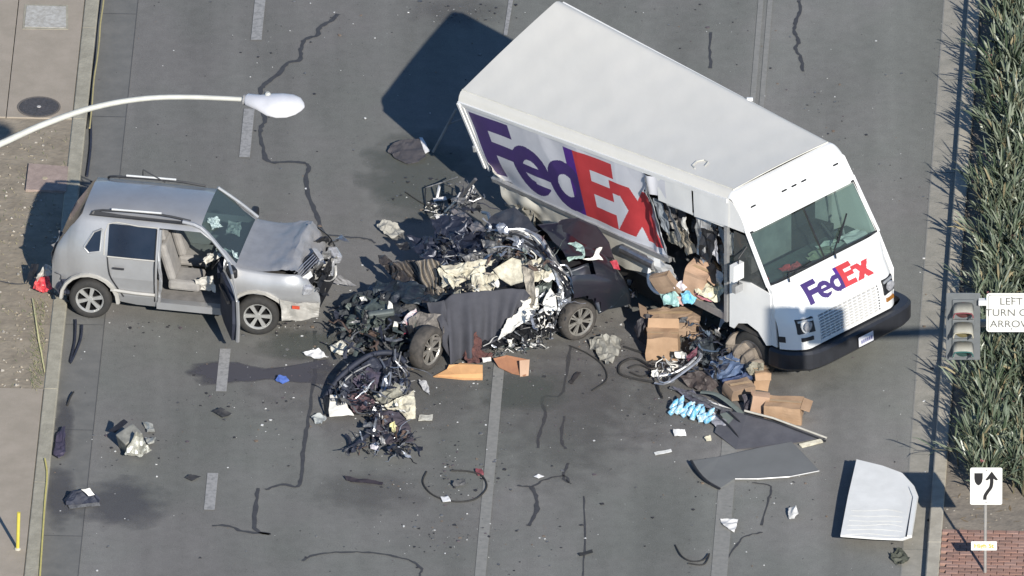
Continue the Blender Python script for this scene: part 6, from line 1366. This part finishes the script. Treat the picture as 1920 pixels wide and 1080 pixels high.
# divided road sign with street name blade
t = thing('keep_right_sign', 'white square sign with a black shield and bending arrow, small yellow plate below', 'sign', at(1847, 1078, .1))
bs = at(1847, 1078, .1); B().tube([bs, bs + V((0, 0, 1.9))], .024, 8).obj('post', mat('post_galvanised', (.42, .41, .38), (.33, .32, .3), 9, .5, .3), t)
B().lathe(bs, (0, 0, 1), [(.06, 0), (.06, .02), (.03, .04)], 12).obj('post_base', M_GRIT, t)
c = V((bs.x + .01, bs.y - .035, (1078 - 911) / 104.1 + .1 + .0)); cz = c.z
plate(c, .50, .66, .03, M_SW, 'face', t)
def spoly(pts, nm='symbol'):   # sign-face units: metres from the plate centre
    return B().slab([c + V((x, -.004, z)) for x, z in pts], .003, 0, (0, 1, 0)).obj(nm, M_SB, t)
spoly([(-.185, .235), (-.055, .235), (-.055, .14), (-.065, .08), (-.09, .035), (-.12, .015), (-.15, .035), (-.175, .08), (-.185, .14)], 'shield_symbol')
ctr = [(-.02, -.24), (-.015, -.17), (.02, -.10), (.07, -.02), (.085, .06), (.085, .13)]
cc_ = curve([V((x, 0, z)) for x, z in ctr], 4); b = B()
for i, p in enumerate(cc_):
    dd = cc_[min(i + 1, len(cc_) - 1)] - cc_[max(i - 1, 0)]; dd.normalize(); nn_ = V((-dd.z, 0, dd.x)) * .027
    b.v += [c + V((p.x + nn_.x, -.005, p.z + nn_.z)), c + V((p.x - nn_.x, -.005, p.z - nn_.z))]
for i in range(len(cc_) - 1): b.f.append((2 * i, 2 * i + 1, 2 * i + 3, 2 * i + 2)); b.m.append(0)
b.obj('arrow_stem', M_SB, t); spoly([(.085, .265), (.185, .115), (.155, .105), (.112, .135), (.112, .10), (.058, .10), (.058, .135), (.015, .105), (-.015, .115)], 'arrow_head')
for dz in (.29, -.29): B().lathe(c + V((.0, -.004, dz)), (0, -1, 0), [(.011, 0), (.009, .006), (0, .007)], 8).obj('bolt', M_STEEL, t)
c2 = V((bs.x - .02, bs.y - .035, (1078 - 1022) / 104.1 + .1)); yl = plate(c2, .40, .16, .01, M_SW, 'name_plate', t)
txt('High St', c2 + V((0, -.005, 0)), .105, mat('yellow_lettering', (.55, .42, .02), None), t, bold=.002)
# yellow stake in the lower left pavement
t = thing('yellow_stake', 'slim yellow marker post standing on the lower left pavement', 'marker post', at(33, 1030, CH))
bs = at(33, 1030, CH); B().tube([bs, bs + V((.02, 0, .66))], .028, 8).obj('post', mat('marker_yellow', (.58, .50, .08), (.5, .42, .06), 8, .5), t); B().lathe(bs, (0, 0, 1), [(.05, 0), (.05, .02), (.028, .03)], 12).obj('base', mat('pale_base', (.5, .48, .4)), t)
# ================================================================ MEDIAN SHRUBS
M_LF = [mat('leaf_grey_green', (.125, .155, .105), (.09, .115, .075), 3, .42), mat('leaf_sage', (.22, .245, .18), (.155, .18, .125), 3, .4), mat('leaf_dark', (.06, .09, .05), (.045, .066, .038), 3, .45), mat('leaf_straw', (.26, .22, .12), (.2, .17, .1), 3, .7), mat('blossom_pink', (.45, .16, .17), None)]
M_STM = mat('shrub_stem', (.16, .14, .085), (.11, .1, .06), 5, .8)
def shrub_mesh(seed):
    R = random.Random(seed); b = B(); s = B()
    for k in range(36):
        a = R.uniform(0, 6.283); lean = abs(R.gauss(.0, .42)) + .05; H = R.uniform(.25, .90) * (1 - .25 * min(lean, 1)); bx = V((R.gauss(0, .12), R.gauss(0, .12), 0)); out = V((math.cos(a), math.sin(a), 0)); pts = []
        for i in range(6):
            f = i / 5; pts.append(bx + out * (lean * H * f ** 1.5 * 1.2) + V((0, 0, H * f * (1 - .12 * f * lean))))
        s.tube(pts, [.012, .011, .010, .008, .006, .004], 4, cap=False)
        nl = R.randint(11, 16)
        for j in range(nl):
            f = .12 + .88 * (j / nl) ** .8; q = f * 5; i = min(int(q), 4); p = pts[i].lerp(pts[i + 1], q - i); d = (pts[i + 1] - pts[i]).normalized()
            az = R.uniform(0, 6.283); side = (V((math.cos(az), math.sin(az), 0)) - d * d.dot(V((math.cos(az), math.sin(az), 0)))).normalized()
            e = R.uniform(.2, .6) if f < .92 else R.uniform(.05, .35); ld = (d * (1 - e) + side * e + V((0, 0, .3))).normalized(); L = R.uniform(.28, .52); wd = R.uniform(.011, .019)
            sv = ld.cross(V((R.gauss(0, .5), R.gauss(0, .5), 1))).normalized() * wd; tip = p + ld * L - V((0, 0, L * .12)); m1 = p + ld * L * .35 + V((0, 0, .01)); m2 = p + ld * L * .72 + V((0, 0, .0))
            mi = R.choices((0, 1, 2, 3), (.42, .34, .18, .06))[0]
            b.add([p, m1 + sv, m1 - sv, m2 + sv * .8, m2 - sv * .8, tip], [(0, 2, 1), (1, 2, 4, 3), (3, 4, 5)], mi)
        if R.random() < .06:
            for _ in range(5): q = pts[-1] + V((R.gauss(0, .03), R.gauss(0, .03), R.gauss(0, .03))); b.add([q + V((.02, 0, 0)), q + V((0, .02, .01)), q + V((-.02, 0, .01)), q + V((0, -.02, 0))], [(0, 1, 2, 3)], 4)
    out_ = []
    for nm, bb_, ms in (('foliage', b, M_LF), ('stem', s, [M_STM])):
        me = bpy.data.meshes.new(nm); me.from_pydata([tuple(v) for v in bb_.v], [], bb_.f)
        for x in ms: me.materials.append(x)
        me.polygons.foreach_set('material_index', bb_.m); me.update(); out_.append(me)
    return out_
SM = [shrub_mesh(k + 1) for k in range(5)]; R = random.Random(12); k = 0; y = T_(1800, 985)
spots = []
t0_ = T_(1850, 950) + .25
for i in range(23):
    tt = t0_ + i * .86
    for q, off in enumerate((.62, 1.22)):
        spots.append((q, i, off + R.uniform(-.08, .08), tt + R.uniform(-.2, .2) + .3 * q))
rel = ('gap of bare soil', 'divided road sign', 'traffic signal', 'top of the picture')
ORD = 'first second third fourth fifth sixth seventh eighth ninth tenth eleventh twelfth thirteenth fourteenth fifteenth sixteenth seventeenth eighteenth nineteenth twentieth'.split() + ['twenty first', 'twenty second', 'twenty third']
for q, i, off, tt in spots:
    p = RP(sRB + off, tt, .10); o = bpy.data.objects.new('median_shrub', None); COL.objects.link(o); o.location = p; k += 1
    o['label'] = 'grey green median shrub, %s up from the arrow sign, %s row' % (ORD[i], ('kerb side', 'far')[q]); o['category'] = 'shrub'; o['group'] = 'shrubs of the median hedge'
    o.rotation_euler = (0, 0, R.uniform(0, 6.28)); sc = R.uniform(.82, 1.12); o.scale = (sc, sc, sc)
    for me in R.choice(SM):
        c_ = bpy.data.objects.new(me.name, me); COL.objects.link(c_); c_.parent = o
        if me.name.startswith('foliage'): c_['kind'] = 'stuff'
b = B()
for _ in range(1300):
    p = RP(sRB + R.uniform(.03, 2.6), R.uniform(tbr + .02, 14), .105); r = R.uniform(.006, .022); a = R.uniform(0, 6.28); d = V((math.cos(a), math.sin(a), 0))
    if R.random() < .5: b.box(p, (r * 2, r, r * .8), (0, 0, a), R.choice((0, 1)))
    else: b.add([p - d * r * 4, p + V((-d.y, d.x, .3)) * r * .7, p + d * r * 4 + V((0, 0, .01)), p - V((-d.y, d.x, 0)) * r * .7], [(0, 1, 2, 3)], 2)
b.obj('leaf_litter', [mat('pebble_tan', None), mat('pebble_pale', None), mat('dead_leaf', (.2, .15, .09))], kind='stuff')
for o in list(bpy.data.objects):
    if o.parent is None and o.type == 'MESH' and 'kind' not in o and 'label' not in o: print('UNTAGGED', o.name)
